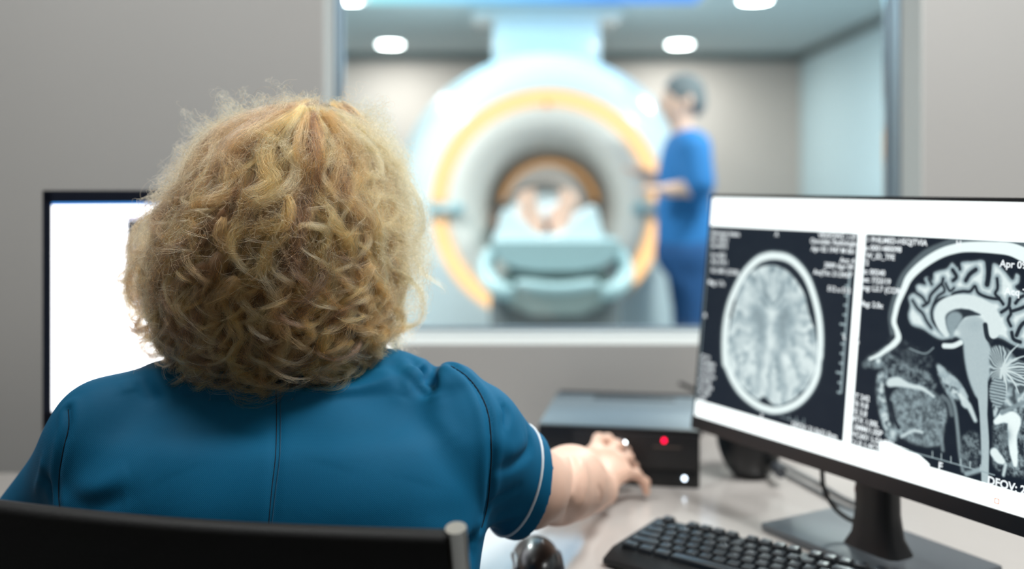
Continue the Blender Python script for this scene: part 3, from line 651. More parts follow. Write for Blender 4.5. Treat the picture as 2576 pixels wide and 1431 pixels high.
# cerebellum
M = pmask(cr(toG([(2030, 1100), (2090, 1075), (2160, 1110), (2230, 1180), (2400, 1230), (2520, 1400), (2450, 1560), (2300, 1640), (2180, 1700), (2080, 1660), (2040, 1500), (2060, 1380), (2020, 1250)], c3), 5, True), 1.5)
cc_ = toG([(2105, 1235)], c3)[0]; an = np.arctan2(yy - cc_[1], xx - cc_[0]); rd = np.hypot(xx - cc_[0], yy - cc_[1])
lf = .5 + .28 * np.sin(an * 26 + rd * .25 * np.sin(an * 3) + 4 * nB) + .2 * np.clip(1 - rd / 18, 0, 1); G = G * (1 - M) + np.clip(lf, .08, .9) * M
for i in range(7):
    a_ = R(-65 + i * 28); line_([(2105, 1235), (2105 + 110 * math.cos(a_), 1235 + 110 * math.sin(a_)), (2105 + 200 * math.cos(a_ + .15), 1235 + 200 * math.sin(a_ + .15))], [3, 1.6, .6], .85, c3, soft=2)
M = pmask(cr(toG([(2030, 160), (2080, 130), (2120, 180), (2125, 270), (2080, 335), (2025, 290), (2015, 220)], c4), 5, True), 1.2); G = G * (1 - M) + (.5 + .2 * np.sin(yy * 1.1 + 2 * nB)) * M
# face, nose, palate, tongue, throat
def mott(pts, lo, hi, conv=c4, soft=2.5, s=1): 
    global G
    M = pmask(cr(toG(pts, conv), 5, True), soft) * s; t = lo + (hi - lo) * np.clip(.5 + 1.1 * (nB - .5) + .9 * (nC - .5) + .5 * (nD - .5), 0, 1); G = G * (1 - M) + t * M
mott([(1190, 1150), (1250, 1120), (1340, 1080), (1420, 1060), (1480, 1150), (1600, 1250), (1660, 1350), (1550, 1400), (1400, 1330), (1300, 1240), (1220, 1230), (1185, 1190)], .08, .46, c3)
mott([(1340, 1010), (1450, 1040), (1560, 1090), (1640, 1150), (1600, 1240), (1460, 1200), (1350, 1120)], .03, .22, c3)
mott([(1660, 1200), (1740, 1250), (1820, 1330), (1860, 1431), (1760, 1431), (1690, 1320)], .25, .8, c3)
line_([(200, 1440), (300, 1395), (370, 1345), (450, 1285), (500, 1220), (490, 1150)], [3, 4, 5, 6.5, 7, 5.5], 1.0, c8, soft=2.5); blob_(1265, 1178, 22, 26, 1.0, c3, k=1); line_([(1480, 1095), (1580, 1130), (1640, 1090)], 1.5, .5, c3, soft=2)
mott([(1345, 270), (1400, 200), (1480, 175), (1600, 200), (1690, 270), (1730, 370), (1710, 480), (1690, 580), (1600, 600), (1480, 570), (1400, 510), (1360, 400)], .26, .55)
line_([(1340, 165), (1400, 160), (1470, 185), (1560, 205), (1640, 260)], [9, 10, 5, 4, 2], .85, c4, soft=4)
line_([(1420, 530), (1500, 490), (1560, 500)], 3, .8, c4, soft=4)
mott([(1260, 110), (1310, 90), (1330, 130), (1300, 200), (1320, 300), (1340, 420), (1380, 560), (1330, 560), (1290, 440), (1260, 320), (1250, 210)], .3, .85)
blob_(1370, 505, 34, 45, .95, c4); line_([(1350, 300), (1370, 400), (1400, 470)], 4, .06, c4, soft=3)
for pts, wd, v in (([(1740, 230), (1780, 330), (1800, 480), (1815, 640), (1835, 760)], 4, .55), ([(1830, 220), (1850, 300), (1880, 330), (1920, 420)], [5, 9, 6, 4], .95), ([(1680, 70), (1740, 140), (1800, 180), (1860, 260)], [6, 9, 7, 4], .7), ([(1760, 380), (1740, 300), (1700, 260)], 5, .4), ([(1650, 430), (1690, 560), (1700, 620)], 4, .5), ([(1840, 640), (1900, 620), (1950, 640)], 4, .7), ([(1860, 780), (1960, 750)], 5, .7)): line_(pts, wd, v, c4, soft=5, k=.85)
line_([(1940, 60), (1965, 200), (1975, 380), (1985, 560), (1985, 720), (1985, 850)], [18, 12, 8, 8.5, 8, 7], .70, c4, soft=2.5)
mott([(1840, 520), (1930, 500), (1950, 600), (1950, 700), (1860, 760), (1820, 640)], .1, .42); mott([(2050, 420), (2120, 380), (2200, 360), (2400, 300), (2500, 500), (2400, 800), (2200, 800), (2050, 740), (2040, 560)], .1, .5)
for pts, wd, v in (([(2060, 430), (2120, 400), (2180, 420), (2170, 520), (2180, 640), (2190, 720)], [5, 10, 14, 9, 8, 4], 1.0), ([(2050, 640), (2080, 680), (2110, 700)], [9, 9, 4], .95), ([(2100, 370), (2250, 300), (2500, 230)], 4, .5), ([(2110, 790), (2125, 720)], 3, .8)): line_(pts, wd, v, c4, soft=4)
blob_(2120, 520, 45, 60, .35, c4, k=.9)
G = G + .03 * (nD - .5) * (G > .04)
# window chrome of the viewer: white bars and divider
WV = 1.6
def bar(pts, v=WV): q = toG(pts); M = pmask(q, 0); M = blur(M, .6); put(M, v)
qTL, qTR = uv(1786, 570), uv(2576, 606); 
def bar_uv(a0, b0, a1, b1, v=WV): 
    q = np.array([(a0 / LW * GW, b0 / LH * GH), (a1 / LW * GW, b0 / LH * GH), (a1 / LW * GW, b1 / LH * GH), (a0 / LW * GW, b1 / LH * GH)]); put(blur(pmask(q, 0), .6), v)
bt = (uv(1790, 571)[1] + uv(2500, 601)[1]) / 2; bb = (uv(1760, 1008)[1] + uv(2130, 1113)[1] + uv(2500, 1215)[1]) / 3; dvx = (uv(2166, 700)[0] + uv(2128, 1050)[0]) / 2
print('SCREEN', bt, bb, dvx, uv(1790, 571), uv(2500, 601), uv(1760, 1008), uv(2500, 1215), uv(2166, 700), uv(2128, 1050))
poly_([c4(1290, 560), c4(1500, 635), c4(1570, 680), c4(1610, 730), c4(1500, 720), c4(1350, 680), c4(1280, 640)], WV, soft=.8)
bar_uv(-.01, -.01, LW + .01, bt); bar_uv(-.01, bb, LW + .01, LH + .01); bar_uv(dvx - .0062, bt - .001, dvx + .0062, bb + .001)
bar_uv(.0, bt, .0022, bb, .5)
# rulers
ra = uv(2117, 960)[0]; t0, t1 = uv(2140, 720)[1], uv(2105, 985)[1]
bar_uv(ra - .0018, t0 - .02, ra + .0018, t1, .55)
for i in range(12):
    y_ = t0 + (t1 - t0) * i / 11; wd = .011 if i in (4, 9) else .0065; bar_uv(ra - wd, y_ - .0014, ra, y_ + .0014, .62)
line_([c4(1380, 605), c4(1700, 690), c4(2050, 790)], 1.1, .6, n=1, soft=1.2)
for x_, y_ in ((1630, 670), (1690, 685), (1755, 705), (1885, 740), (1955, 760), (1820, 722)): line_([c4(x_, y_ - 40), c4(x_, y_)], .9, .75, n=1, soft=1.2)
line_([c4(600, 395), c4(760, 440)], .8, .6, n=1, soft=1.2)
for x_ in (660, 710, 760): line_([c4(x_, 375 + (x_ - 600) * .2), c4(x_, 408 + (x_ - 600) * .2)], .8, .7, n=1)
G = np.clip(G, 0, WV)
# grid mesh with the brightness stored per vertex
a_ = np.linspace(0, LW, GW); b_ = np.linspace(0, LH, GH); AA, BB = np.meshgrid(a_, b_)
V = np.array(lit0)[None] + AA.reshape(-1, 1) * np.array(u) + BB.reshape(-1, 1) * np.array(dn)
ii = (np.arange(GH - 1)[:, None] * GW + np.arange(GW - 1)[None]).ravel(); Fq = np.stack([ii, ii + GW, ii + GW + 1, ii + 1], 1)
me = npmesh('screen', V, Fq); at = me.color_attributes.new('glow', 'FLOAT_COLOR', 'POINT')
t = G.reshape(-1, 1); lo = np.array(lin((17, 29, 42))); mid = np.array(lin((158, 178, 184))); hi = np.array([.86, .98, .97])
c = np.where(t < .62, lo + (mid - lo) * (np.clip(t / .62, 0, 1) ** 1.7), mid + (hi - mid) * np.clip((t - .62) / .38, 0, 1)); c = c + np.clip(t - 1, 0, 1) * 1.2
at.data.foreach_set('color', np.hstack([c, np.ones((len(c), 1))]).astype(np.float32).ravel())
ms = bpy.data.materials.new('screen_glow'); ms.use_nodes = True; nt = ms.node_tree; bs = nt.nodes['Principled BSDF']; an_ = nt.nodes.new('ShaderNodeAttribute'); an_.attribute_name = 'glow'
bs.inputs['Base Color'].default_value = (.002, .002, .003, 1); bs.inputs['Roughness'].default_value = .5; bs.inputs['Specular IOR Level'].default_value = .2; nt.links.new(an_.outputs['Color'], bs.inputs['Emission Color']); bs.inputs['Emission Strength'].default_value = 1.0
scr = link('screen', me, ms, mo, world=True)
# text of the scan read-outs, as flat glowing letters on the screen
m_txt = emat('screen_text', (235, 243, 246), 1.15)
TX = []
def text(s_, x, y, h, align='LEFT', bold=.026):
    a, b_ = uv(x, y); cu = bpy.data.curves.new('t', 'FONT'); cu.body = s_; cu.size = h; cu.align_x = align; cu.offset = h * bold; cu.space_line = 1.0; cu.resolution_u = 3
    o = bpy.data.objects.new('t', cu); COL.objects.link(o); TX.append((o, a, b_))
def clipx(): pass
K = .0098
for i, s_ in enumerate(('Gyroscan Intera', 'Ex: 10321', 'Se: 401/5', 'Im: 9/23', 'Ax: S14.1', 'Et: 2401 (COR)')): text(s_, 1790, [590, 606, 622, 646, 662, 684][i], K)
text('Mag: 1.7x', 1782, 714, K)
for i, s_ in enumerate(('VRWOWC 1.5T', 'Osrodek: Radiologia', 'Apr 02 1947 M 061', 'Acc: 4', '2009 Apr 09', 'AcqTm: 21:24:07')): text(s_, [2157, 2155, 2153, 2150, 2147, 2144][i], [605, 621, 641, 665, 681, 701][i] - 2, K, 'RIGHT')
text('512 x 512', 2140, 738, K, 'RIGHT')
for i, s_ in enumerate(('21 PHILMED-HSQJTVIA', 'na 0001480098', 'TW_ID_TFE', 'T2', 'nt: 00240', 'set: 7/23/19', 'Img: L3.7 (COR)')): text(s_, [2172, 2171, 2170, 2169, 2168, 2167, 2165][i], [610, 630, 650, 668, 690, 710, 730][i] - 2, K)
text('Mag: 2.0x', 2162, 768, K)
text('A', 1950, 594, K); text('H', 2405, 619, K); text('R', 1771, 798, K); text('L', 2121, 852, K); text('A', 2152, 862, K); text('P', 1913, 1052, K); text('F', 2360, 1180, K * 1.3)
for i, s_ in enumerate(('ET 9/1', 'TR 4500.0', 'TE 100.00', 'TA 5.0 mm', 'FL 90.00', '512 x 384', 'W 1280', 'L 640', 'A 5.0 thk')): text(s_, 1764 - i * 1.2, 900 + i * 14.5, K * .82)
for i, s_ in enumerate(('ET 242', 'TR 9.8', 'TE 3.8', 'MTX 1.00L', '1.0MM/1.0SP', 'WC601 L:SAGT1', 'Z:1.0 1-9CS/1:09:13')): text(s_, 2144 - i * 1.3, 1000 + i * 19, K)
text('DFOV: 21.0x21.0cm', 1992, 1072, K); text('DFOV: 21.0x21.0cm', 2484, 1216, .0125, bold=.03); text('Apr 09 - 2009', 2515, 671, .0115, bold=.02); text('Acq Tm: 21:24', 2527, 740, .0115, bold=.02)
dg = bpy.context.evaluated_depsgraph_get(); 
Q = Matrix((u, -dn, N)).transposed().to_4x4()
TM = []
for o, a, b_ in TX:
    tm = bpy.data.meshes.new_from_object(o.evaluated_get(dg)); tm.transform(Matrix.Translation(S(a, b_, .0006)) @ Q); TM.append(tm)
for o, a, b_ in TX: cu = o.data; bpy.data.objects.remove(o); bpy.data.curves.remove(cu)
for tm in TM: tm.name = 'screen_text'; tm.materials.clear(); link('screen_text', tm, m_txt, scr, world=True)
b = MB()
for x_, y_ in ((2508, 1261), (2512, 1261)): pass
a0, b0 = uv(2508, 1260); slab(b, a0 - .003, a0 + .003, b0 - .003, b0 - .002, .0004, .0007); slab(b, a0 - .003, a0 + .003, b0 + .002, b0 + .003, .0004, .0007); slab(b, a0 - .003, a0 - .002, b0 - .003, b0 + .003, .0004, .0007); slab(b, a0 + .002, a0 + .003, b0 - .003, b0 + .003, .0004, .0007)
b.out('taskbar_icon', emat('orange_icon', (250, 120, 80), 1.2), scr, sm=False, world=True)

# ------------------------------------------------------------------ left monitor
lm = thing('computer_monitor', 'black-framed monitor with blank white screen, left, half hidden by the curly hair', 'monitor', (-.45, 1.60, DZ))
A0 = Vector((-.7022, 1.49, CAMZ + .0065 - .0)); ly = R(15)    # top-left outer corner; swings away to the right
lu = Vector((math.cos(ly), math.sin(ly), 0)); lN = Vector((math.sin(ly), -math.cos(ly), 0)); A0 = P(108, 479, 1.49)
LWd, LHt = .535, .361
def L_(a, b_, c=0): return A0 + lu * a - Vector((0, 0, b_)) + lN * c
def lslab(b, a0, a1, b0, b1, c0, c1): b.prism([tuple(L_(a0, b0, c0)), tuple(L_(a1, b0, c0)), tuple(L_(a1, b1, c0)), tuple(L_(a0, b1, c0))], tuple(lN * (c1 - c0)))
b = MB(); s0, s1, t0, t1 = .0125, LWd - .0125, .0185, LHt - .0295
lslab(b, 0, LWd, 0, t0, -.01, .003); lslab(b, 0, LWd, t1, LHt, -.01, .003); lslab(b, 0, s0, 0, LHt, -.01, .003); lslab(b, s1, LWd, 0, LHt, -.01, .003)
b.out('bezel', mat('monitor_frame', (13, 20, 36), .3), lm, sm=False, world=True)
b = MB(); lslab(b, .004, LWd - .004, .004, LHt - .004, -.03, -.01); lslab(b, .1, LWd - .1, .06, LHt - .06, -.055, -.03); b.out('back_cover', m_bez, lm, sm=False, world=True)
b = MB(); lslab(b, s0, s1, t0, t1, -.0008, 0); ls = b.out('screen', emat('white_screen', (248, 250, 255), 3.0), lm, sm=False, world=True)
b = MB(); lslab(b, s0, s1, t0, t0 + .004, .0, .0004); b.out('title_bar', emat('blue_title_bar', (70, 150, 235), 1.3), ls, sm=False, world=True)
b = MB(); lslab(b, .118, .36, .040, .0445, .0, .0004); b.out('tool_bar', emat('lilac_tool_bar', (190, 180, 220), 1.0), ls, sm=False, world=True)
md = bpy.data.materials.new('scan_preview_glow'); md.use_nodes = True; nt = md.node_tree; bs = nt.nodes['Principled BSDF']; tc = nt.nodes.new('ShaderNodeTexCoord'); nz = nt.nodes.new('ShaderNodeTexNoise'); rp = nt.nodes.new('ShaderNodeValToRGB')
nz.inputs['Scale'].default_value = 9; nt.links.new(tc.outputs['Object'], nz.inputs['Vector']); nt.links.new(nz.outputs['Fac'], rp.inputs[0])
rp.color_ramp.elements[0].position = .48; rp.color_ramp.elements[0].color = lin((18, 30, 60)) + (1,); rp.color_ramp.elements[1].position = .62; rp.color_ramp.elements[1].color = lin((215, 220, 245)) + (1,)
bs.inputs['Base Color'].default_value = (.01, .01, .01, 1); nt.links.new(rp.outputs[0], bs.inputs['Emission Color']); bs.inputs['Emission Strength'].default_value = 1
b = MB(); lslab(b, .1185, .36, .0455, .170, .0, .0005); b.out('scan_preview', md, ls, sm=False, world=True)
b = MB(); cL = L_(LWd / 2, LHt, -.05); b.box((cL.x, cL.y, (DZ + 1.02) / 2 + .01), (.06, .025, 1.02 - DZ), .005, rot=Matrix.Rotation(ly, 4, 'Z')); b.out('stand_column', m_black, lm, world=True)
b = MB(); b.box((cL.x, cL.y, DZ + .006), (.24, .17, .012), .004, rot=Matrix.Rotation(ly, 4, 'Z')); b.out('stand_base', m_black, lm, world=True)

# ------------------------------------------------------------------ desktop computer
cy_ = R(-9.5); M_ = Matrix.Translation((.304, 1.612, DZ)) @ Matrix.Rotation(cy_, 4, 'Z')      # origin: front right bottom corner
pc = thing('desktop_computer', 'flat black desktop computer lying behind the hand, red light on its front', 'computer', (.304, 1.612, DZ), cy_)
PW, PD, PH = .264, .27, .094
b = MB(); b.box((-PW / 2, PD / 2 + .004, PH / 2 + .001), (PW, PD - .008, PH - .002), .002); b.out('case', mat('case_metal', (104, 118, 128), .5, .2), pc)
b = MB(); b.box((-PW / 2, .003, PH / 2), (PW, .014, PH), .003); b.out('front_panel', mat('front_panel', (20, 20, 23), .35), pc)
b = MB(); b.box((-.105, -.0045, PH * .62), (.2, .004, PH * .58), .001); b.out('drive_cover', mat('drive_cover', (34, 34, 37), .4), pc)
b = MB(); b.box((-.105, -.0045, PH * .2), (.2, .003, .018), .001); b.out('port_strip', m_black, pc)
b = MB(); b.box((-.115, PD - .045, PH), (.15, .045, .0016), .0005)
b.out('top_rectangle', mat('top_rectangle_grey', (66, 76, 84), .5), pc)  # darker rectangle near the back of the case top
b = MB(); b.box((-PW / 2, PD - .008, PH + .0008), (PW - .01, .018, .002), .0005); b.out('rear_lip', mat('rear_lip', (48, 52, 58), .5), pc)
MB().cyl((-.057, -.009, .077), (-.057, -.0055, .077), .0032, seg=20).out('power_light', emat('red_light', (255, 0, 60), 5), pc)
MB().cyl((-.0245, -.009, .017), (-.0245, -.0055, .017), .0032, seg=20).out('power_button', emat('white_light', (225, 240, 255), 6), pc)
b = MB(); b.box((-.052, -.0072, .066), (.045, .001, .003)); b.out('badge', mat('badge', (90, 80, 75), .5), pc, sm=False)
# small black device and cables behind the right monitor
dv = thing('desk_device', 'small black rounded device on the desk behind the right monitor', 'speaker', (.39, 1.66, DZ))
f = Field((.30, 1.60, DZ - .02), (.48, 1.76, DZ + .14), .004); f.ell((.402, 1.68, DZ + .085), (.058, .05, .095), .02); f.cut((.456, 0, 0), (1, 0, 0)); f.cut((0, 0, DZ + .001), (0, 0, -1)); f.cut((0, 0, DZ + .12), (0, 0, 1))
me = f.mesh('device_body'); relax(me, 3); link('device_body', me, m_black, dv, world=True)
o = MB().cyl((.435, 1.612, DZ + .025), (.435, 1.645, DZ + .025), .009, seg=20).out('grey_spot', mat('spot_grey', (70, 74, 80), .4), dv, world=True)  # small grey spot on the black device
m_cab = mat('cable_rubber', (22, 22, 24), .45); m_cab2 = mat('grey_cable', (92, 96, 100), .5)
o = MB().tube([S(LW / 2 - .02, LH - .05, -.055), P(2068, 1130, 1.38), P(2068, 1185, 1.39), P(2074, 1232, 1.39), P(2098, 1275, 1.38), P(2130, 1302, 1.365), P(2168, 1318, 1.345)], .0034, 10, 8).out('monitor_cable', m_cab)
tag(o, 'thin black cable looping from behind the right monitor down to its stand', 'cable')
def ond(x, y, r): return P(x, y, (CAMZ - DZ - r) * F / (y - HOR))
for k, (dy, lab) in enumerate(((0, 'upper of two grey cables running along desk to the monitor stand'), (20, 'lower of two grey cables running along desk to the monitor stand'))):
    o = MB().tube([ond(1935, 1150 + dy, .0035), ond(1990, 1180 + dy, .0035), ond(2060, 1216 + dy * 1.1, .0035), ond(2120, 1252 + dy, .0035), ond(2190, 1282 + dy * .8, .0035)], .0035, 10, 8).out('desk_cable', m_cab2)
    tag(o, lab, 'cable', 'grey cables behind the right monitor')
o = MB().tube([P(1760, 1100, 1.945), P(1762, 1020, 1.94), P(1750, 985, 1.935), P(1728, 972, 1.93), P(1708, 964, 1.93)], .004, 10, 8).out('computer_cable', m_cab)
tag(o, 'short dark cable rising behind the black desktop computer', 'cable')

# ------------------------------------------------------------------ keyboard
kb = thing('keyboard', 'black full-size keyboard lying angled on the desk at lower right', 'keyboard', (.211, 1.40, DZ + .001), R(-38.6))
tl = 5.2
Mt = Matrix.Rotation(R(tl), 4, 'X')   # raised at the back
KW, KD = .44, .152
m_kb = mat('keyboard_plastic', (22, 24, 27), .4, bump=.1, bscale=900); m_key = mat('key_plastic', (34, 38, 43), .32, bump=.1, bscale=1200)
b = MB(); b.prism([(0, 0, .013), (0, -.012, .026), (0, -.128, .019), (0, -KD, .010), (0, -KD, .002), (0, -.14, 0), (0, -.01, .009)], (KW, 0, 0)); o = b.out('keyboard_body', m_kb, kb, angle=30)
bv = o.modifiers.new('edge', 'BEVEL'); bv.width = .0015; bv.segments = 2
def keymesh(wk, dk_):
    b = MB(); h = .0075; r = b.bm; tp = .0018
    lo_ = [(-wk / 2, -dk_ / 2), (wk / 2, -dk_ / 2), (wk / 2, dk_ / 2), (-wk / 2, dk_ / 2)]
    b.box((0, 0, h / 2), (wk, dk_, h), .0012, seg=2, taper=((wk - 2 * tp) / wk, (dk_ - 2 * tp) / dk_))
    bmesh.ops.recalc_face_normals(r, faces=r.faces); me = bpy.data.meshes.new('key'); r.to_mesh(me); r.free(); smooth(me); me.materials.append(m_key); return me
cache = {}
U = .0190; rowsK = [
    (-.020, [(0, 1)] + [(2 + i, 1) for i in range(4)] + [(6.5 + i, 1) for i in range(4)] + [(11 + i, 1) for i in range(4)] + [(15.25 + i, 1) for i in range(3)]),
    (-.044, [(i, 1) for i in range(13)] + [(13, 2)] + [(15.25 + i, 1) for i in range(3)]),
    (-.063, [(0, 1.5)] + [(1.5 + i, 1) for i in range(12)] + [(13.5, 1.5)] + [(15.25 + i, 1) for i in range(3)]),
    (-.082, [(0, 1.75)] + [(1.75 + i, 1) for i in range(11)] + [(12.75, 2.25)]),
    (-.101, [(0, 2.25)] + [(2.25 + i, 1) for i in range(10)] + [(12.25, 2.75)] + [(16.25, 1)]),
    (-.120, [(0, 1.25), (1.25, 1.25), (2.5, 1.25), (3.75, 6.25), (10, 1.25), (11.25, 1.25), (12.5, 1.25), (13.75, 1.25)] + [(15.25 + i, 1) for i in range(3)])]
def kz(y): return .026 + (.019 - .026) * ((-y - .012) / .116)
for y_, ks in rowsK:
    for x_, w_ in ks:
        if w_ not in cache: cache[w_] = keymesh(w_ * U - .0022, U - .0024)
        o = bpy.data.objects.new('key', cache[w_]); COL.objects.link(o); o.parent = kb
        o.location = (.012 + (x_ + w_ / 2) * U, y_, kz(y_) - .0006); o.rotation_euler = (R(3.4), 0, 0)
b = MB()
for r_ in range(5):
    for c_ in range(4): b.box((.012 + (18.75 + c_ + .5) * U * .985, -.044 - .019 * r_, kz(-.044 - .019 * r_) + .003), (U - .004, U - .004, .007), .001)
o = b.out('number_pad_keys', m_key, kb); o['kind'] = 'stuff'

# ------------------------------------------------------------------ mouse
ms_ = thing('computer_mouse', 'glossy black computer mouse with grey sides at the bottom picture edge', 'mouse', (.032, 1.275, DZ), R(4))
m_ms = mat('mouse_gloss', (16, 16, 18), .3, coat=.15)
f = Field((-.045, -.07, -.005), (.045, .07, .05), .0025)
f.ell((0, -.008, .008), (.031, .054, .031), .01); f.ell((0, .018, .006), (.030, .040, .023), .012); f.cut((0, 0, .001), (0, 0, -1))
me = f.mesh('mouse_shell'); relax(me, 3); V = getV(me); V[:, 0] *= 1 - .12 * np.exp(-((V[:, 1] - .0) / .02) ** 2); setV(me, V); link('mouse_shell', me, m_ms, ms_)
for s_ in (-1, 1): MB().tube([(s_ * .0285, -.035, .012), (s_ * .0268, -.01, .014), (s_ * .0275, .015, .012), (s_ * .024, .035, .009)], [.003, .0055, .0055, .003], 12, 5).out('side_grip', mat('side_grip', (88, 92, 98), .3, .5), ms_)
MB().cyl((-.0035, .03, .024), (.0035, .03, .024), .008, seg=24).out('scroll_wheel', mat('scroll_wheel', (50, 52, 55), .5), ms_)

# ------------------------------------------------------------------ office chair
oc = thing('office_chair', 'black office chair with chrome side post, its backrest across the lower left', 'chair', (-.27, .98, 0))
m_lea = mat('black_leather', (11, 11, 12), .6, bump=.3, bscale=350, spec=.3)
cr_pts = []
pR, pL = Vector((-.050, .785)), Vector((-.56, .90)); axv = (pL - pR); nrm = Vector((-axv.y, axv.x)).normalized()
if nrm.y > 0: nrm = -nrm
b = MB(); NS, NZ = 24, 18
def back(s_, t, off):
    p = pR + axv * s_; bow = .012 * math.sin(math.pi * s_)
    z = .966 - .0 - t * .50; lean = .05 * t + .03 * math.sin(math.pi * t)
    p2 = p + nrm * (bow - lean * 1.0 + off); return Vector((p2.x, p2.y, z - .004 * math.sin(math.pi * s_)))
rows = []
th_ = .011
path = [(0.03, -th_ * .5), (0.012, -th_ * .2)]
prof = [(t / NZ, 1) for t in range(NZ, -1, -1)]
for i in range(NS + 1):
    s_ = i / NS; ring = []
    for t in range(NZ, 0, -1): ring.append(back(s_, t / NZ, th_))
    for a_ in range(0, 7): an = math.pi * a_ / 6; q = back(s_, .012, th_ * math.cos(an)); q.z += .008 * math.sin(an) ; ring.append(q)
    for t in range(1, NZ + 1): ring.append(back(s_, t / NZ, -th_))
    rows.append([b.bm.verts.new(q) for q in ring])
for a, c in zip(rows, rows[1:]):
    n = len(a)
    for i in range(n): b.bm.faces.new((a[i], a[(i + 1) % n], c[(i + 1) % n], c[i]))
b.bm.faces.new(list(reversed(rows[0]))); b.bm.faces.new(rows[-1]); b.out('backrest', m_lea, oc, world=True, angle=60)
for s_ in (-.012, 1.012):
    pts = [back(s_, t, 0) for t in (-.01, .05, .2, .4, .6, .8, 1.0)]; bot = pts[-1]
    pts += [bot + Vector((0, .03, -.04)), bot + Vector((0, .12, -.055)), bot + Vector((0, .42, -.05))]
    MB().tube(pts, .0085, 14, 5).out('side_frame', m_chrome, oc, world=True)
b = MB(); b.box((-.29, 1.03, .432), (.46, .46, .05), .02, seg=4); b.out('seat', m_lea, oc, world=True)
b = MB(); b.cyl((-.29, 1.03, .09), (-.29, 1.03, .42), .028); b.out('gas_lift', m_chrome, oc, world=True)
for k in range(5):
    a_ = R(72 * k + 20); e_ = Vector((-.29 + .29 * math.cos(a_), 1.03 + .29 * math.sin(a_), .075))
    MB().tube([(-.29, 1.03, .11), tuple((Vector((-.29, 1.03, .11)) + e_) / 2 + Vector((0, 0, .0))), tuple(e_)], [.022, .018, .013], 12).out('base_arm', m_chrome, oc, world=True)
    MB().cyl(e_ + Vector((-.018 * math.sin(a_), .018 * math.cos(a_), -.045)), e_ + Vector((.018 * math.sin(a_), -.018 * math.cos(a_), -.045)), .03, seg=24).out('caster', m_black, oc, world=True)
def bvh_of(me):
    bm = bmesh.new(); bm.from_mesh(me); t = BVHTree.FromBMesh(bm); bm.free(); return t
def hit(t, x, y, d0=.5):
    k = Vector(((x - CX) / F, 1, -(y - HOR) / F)).normalized(); r = t.ray_cast(Vector((0, 0, CAMZ)) + k * d0, k)
    return (r[0], r[1]) if r[0] is not None else (None, None)
def trace(t, pts, n=6, lift=0):
    out = []
    for x, y in cr(pts, n):
        h, nn = hit(t, x, y)
        if h is not None: out.append(h + nn * lift)
    return out
# ------------------------------------------------------------------ seated woman
wp = thing('person', 'person with curly blonde hair in teal tunic, seated with back turned, reaching right', 'person', (-.25, 1.06, .47))
TORSO = [(.50, .20, .13, -.262, 1.04), (.62, .205, .135, -.262, 1.045), (.75, .205, .125, -.260, 1.06), (.83, .208, .125, -.258, 1.075), (.88, .216, .125, -.258, 1.085), (.93, .218, .12, -.257, 1.09), (.97, .20, .11, -.255, 1.10), (.992, .165, .09, -.255, 1.105), (1.018, .11, .07, -.25, 1.11)]
RS, RA_, RE, RW = (-.052, 1.095, .966), (.016, 1.180, .884), (.058, 1.266, .855), (.133, 1.478, .789)
LS, LE, LWr = (-.440, 1.085, .970), (-.585, 1.18, .80), (-.44, 1.42, .785)
def torso(f, add=0, k=.03):
    f.loft(TORSO, .02, add)
    f.cap((-.25, 1.13, 1.012), (-.14, 1.12, 1.0), .045, .042, k, add=add); f.cap((-.25, 1.13, 1.012), (-.36, 1.115, .990), .045, .045, k, add=add)
    f.cap((-.14, 1.12, .994), RS, .045, .047, k, add=add); f.cap((-.36, 1.115, .985), LS, .048, .048, k, add=add)
f = Field((-.65, .86, .48), (.26, 1.66, 1.36), .0032)
torso(f)
f.cap(RS, RA_, .047, .046, .02); f.cap(RA_, RE, .046, .041, .02); f.cap(RE, (.078, 1.315, .848), .041, .042, .02); f.cap((.078, 1.315, .848), (.108, 1.40, .816), .041, .031, .03); f.cap((.108, 1.40, .816), RW, .031, .0215, .02)
f.cap(RW, (.132, 1.50, .795), .022, .022, .012)
def hand(f, W, mcp, fingers, thumb, th=.0135):
    for m_ in mcp: f.cap(W, m_, .0175, th * .88, .010)
    for a, c in zip(mcp, mcp[1:]): f.cap(a, c, th * .86, th * .86, .008)
    for (m_, pts, r) in fingers:
        q = [m_] + pts; n = len(q) - 1
        for i in range(n): f.cap(q[i], q[i + 1], r * (1.05 - .1 * i), r * (.95 - .1 * i), .004); 
        for i in range(1, n): f.ell(q[i], (r * 1.04,) * 3, .003)
    for i in range(len(thumb) - 1): f.cap(thumb[i], thumb[i + 1], .014 - .002 * i, .012 - .002 * i, .008)
mI, mM, mR, mP = (.1235, 1.535, .826), (.1465, 1.550, .8215), (.164, 1.550, .812), (.1735, 1.538, .797)
hand(f, (.133, 1.488, .791), [mI, mM, mR, mP],
     [(mI, [(.137, 1.575, .8385), (.153, 1.592, .834), (.160, 1.602, .822)], .0095), (mM, [(.168, 1.588, .825), (.182, 1.605, .812), (.186, 1.605, .797)], .0098),
      (mR, [(.184, 1.580, .808), (.194, 1.592, .790), (.192, 1.590, .776)], .0092), (mP, [(.194, 1.553, .790), (.208, 1.556, .776), (.210, 1.553, .7615)], .0082)],
     [(.125, 1.50, .79), (.118, 1.535, .795), (.128, 1.568, .80), (.142, 1.585, .803)])
f.ell(P(1084, 930, 1.09), (.019, .05, .021), .012, 's'); f.cap(LS, LE, .046, .044, .02); f.cap(LE, LWr, .042, .024, .02)
lw = Vector(LWr); lm_ = [tuple(lw + Vector((.035 - i * .019 + .02, .075 - .006 * abs(i - 1.3), -.006))) for i in range(4)]
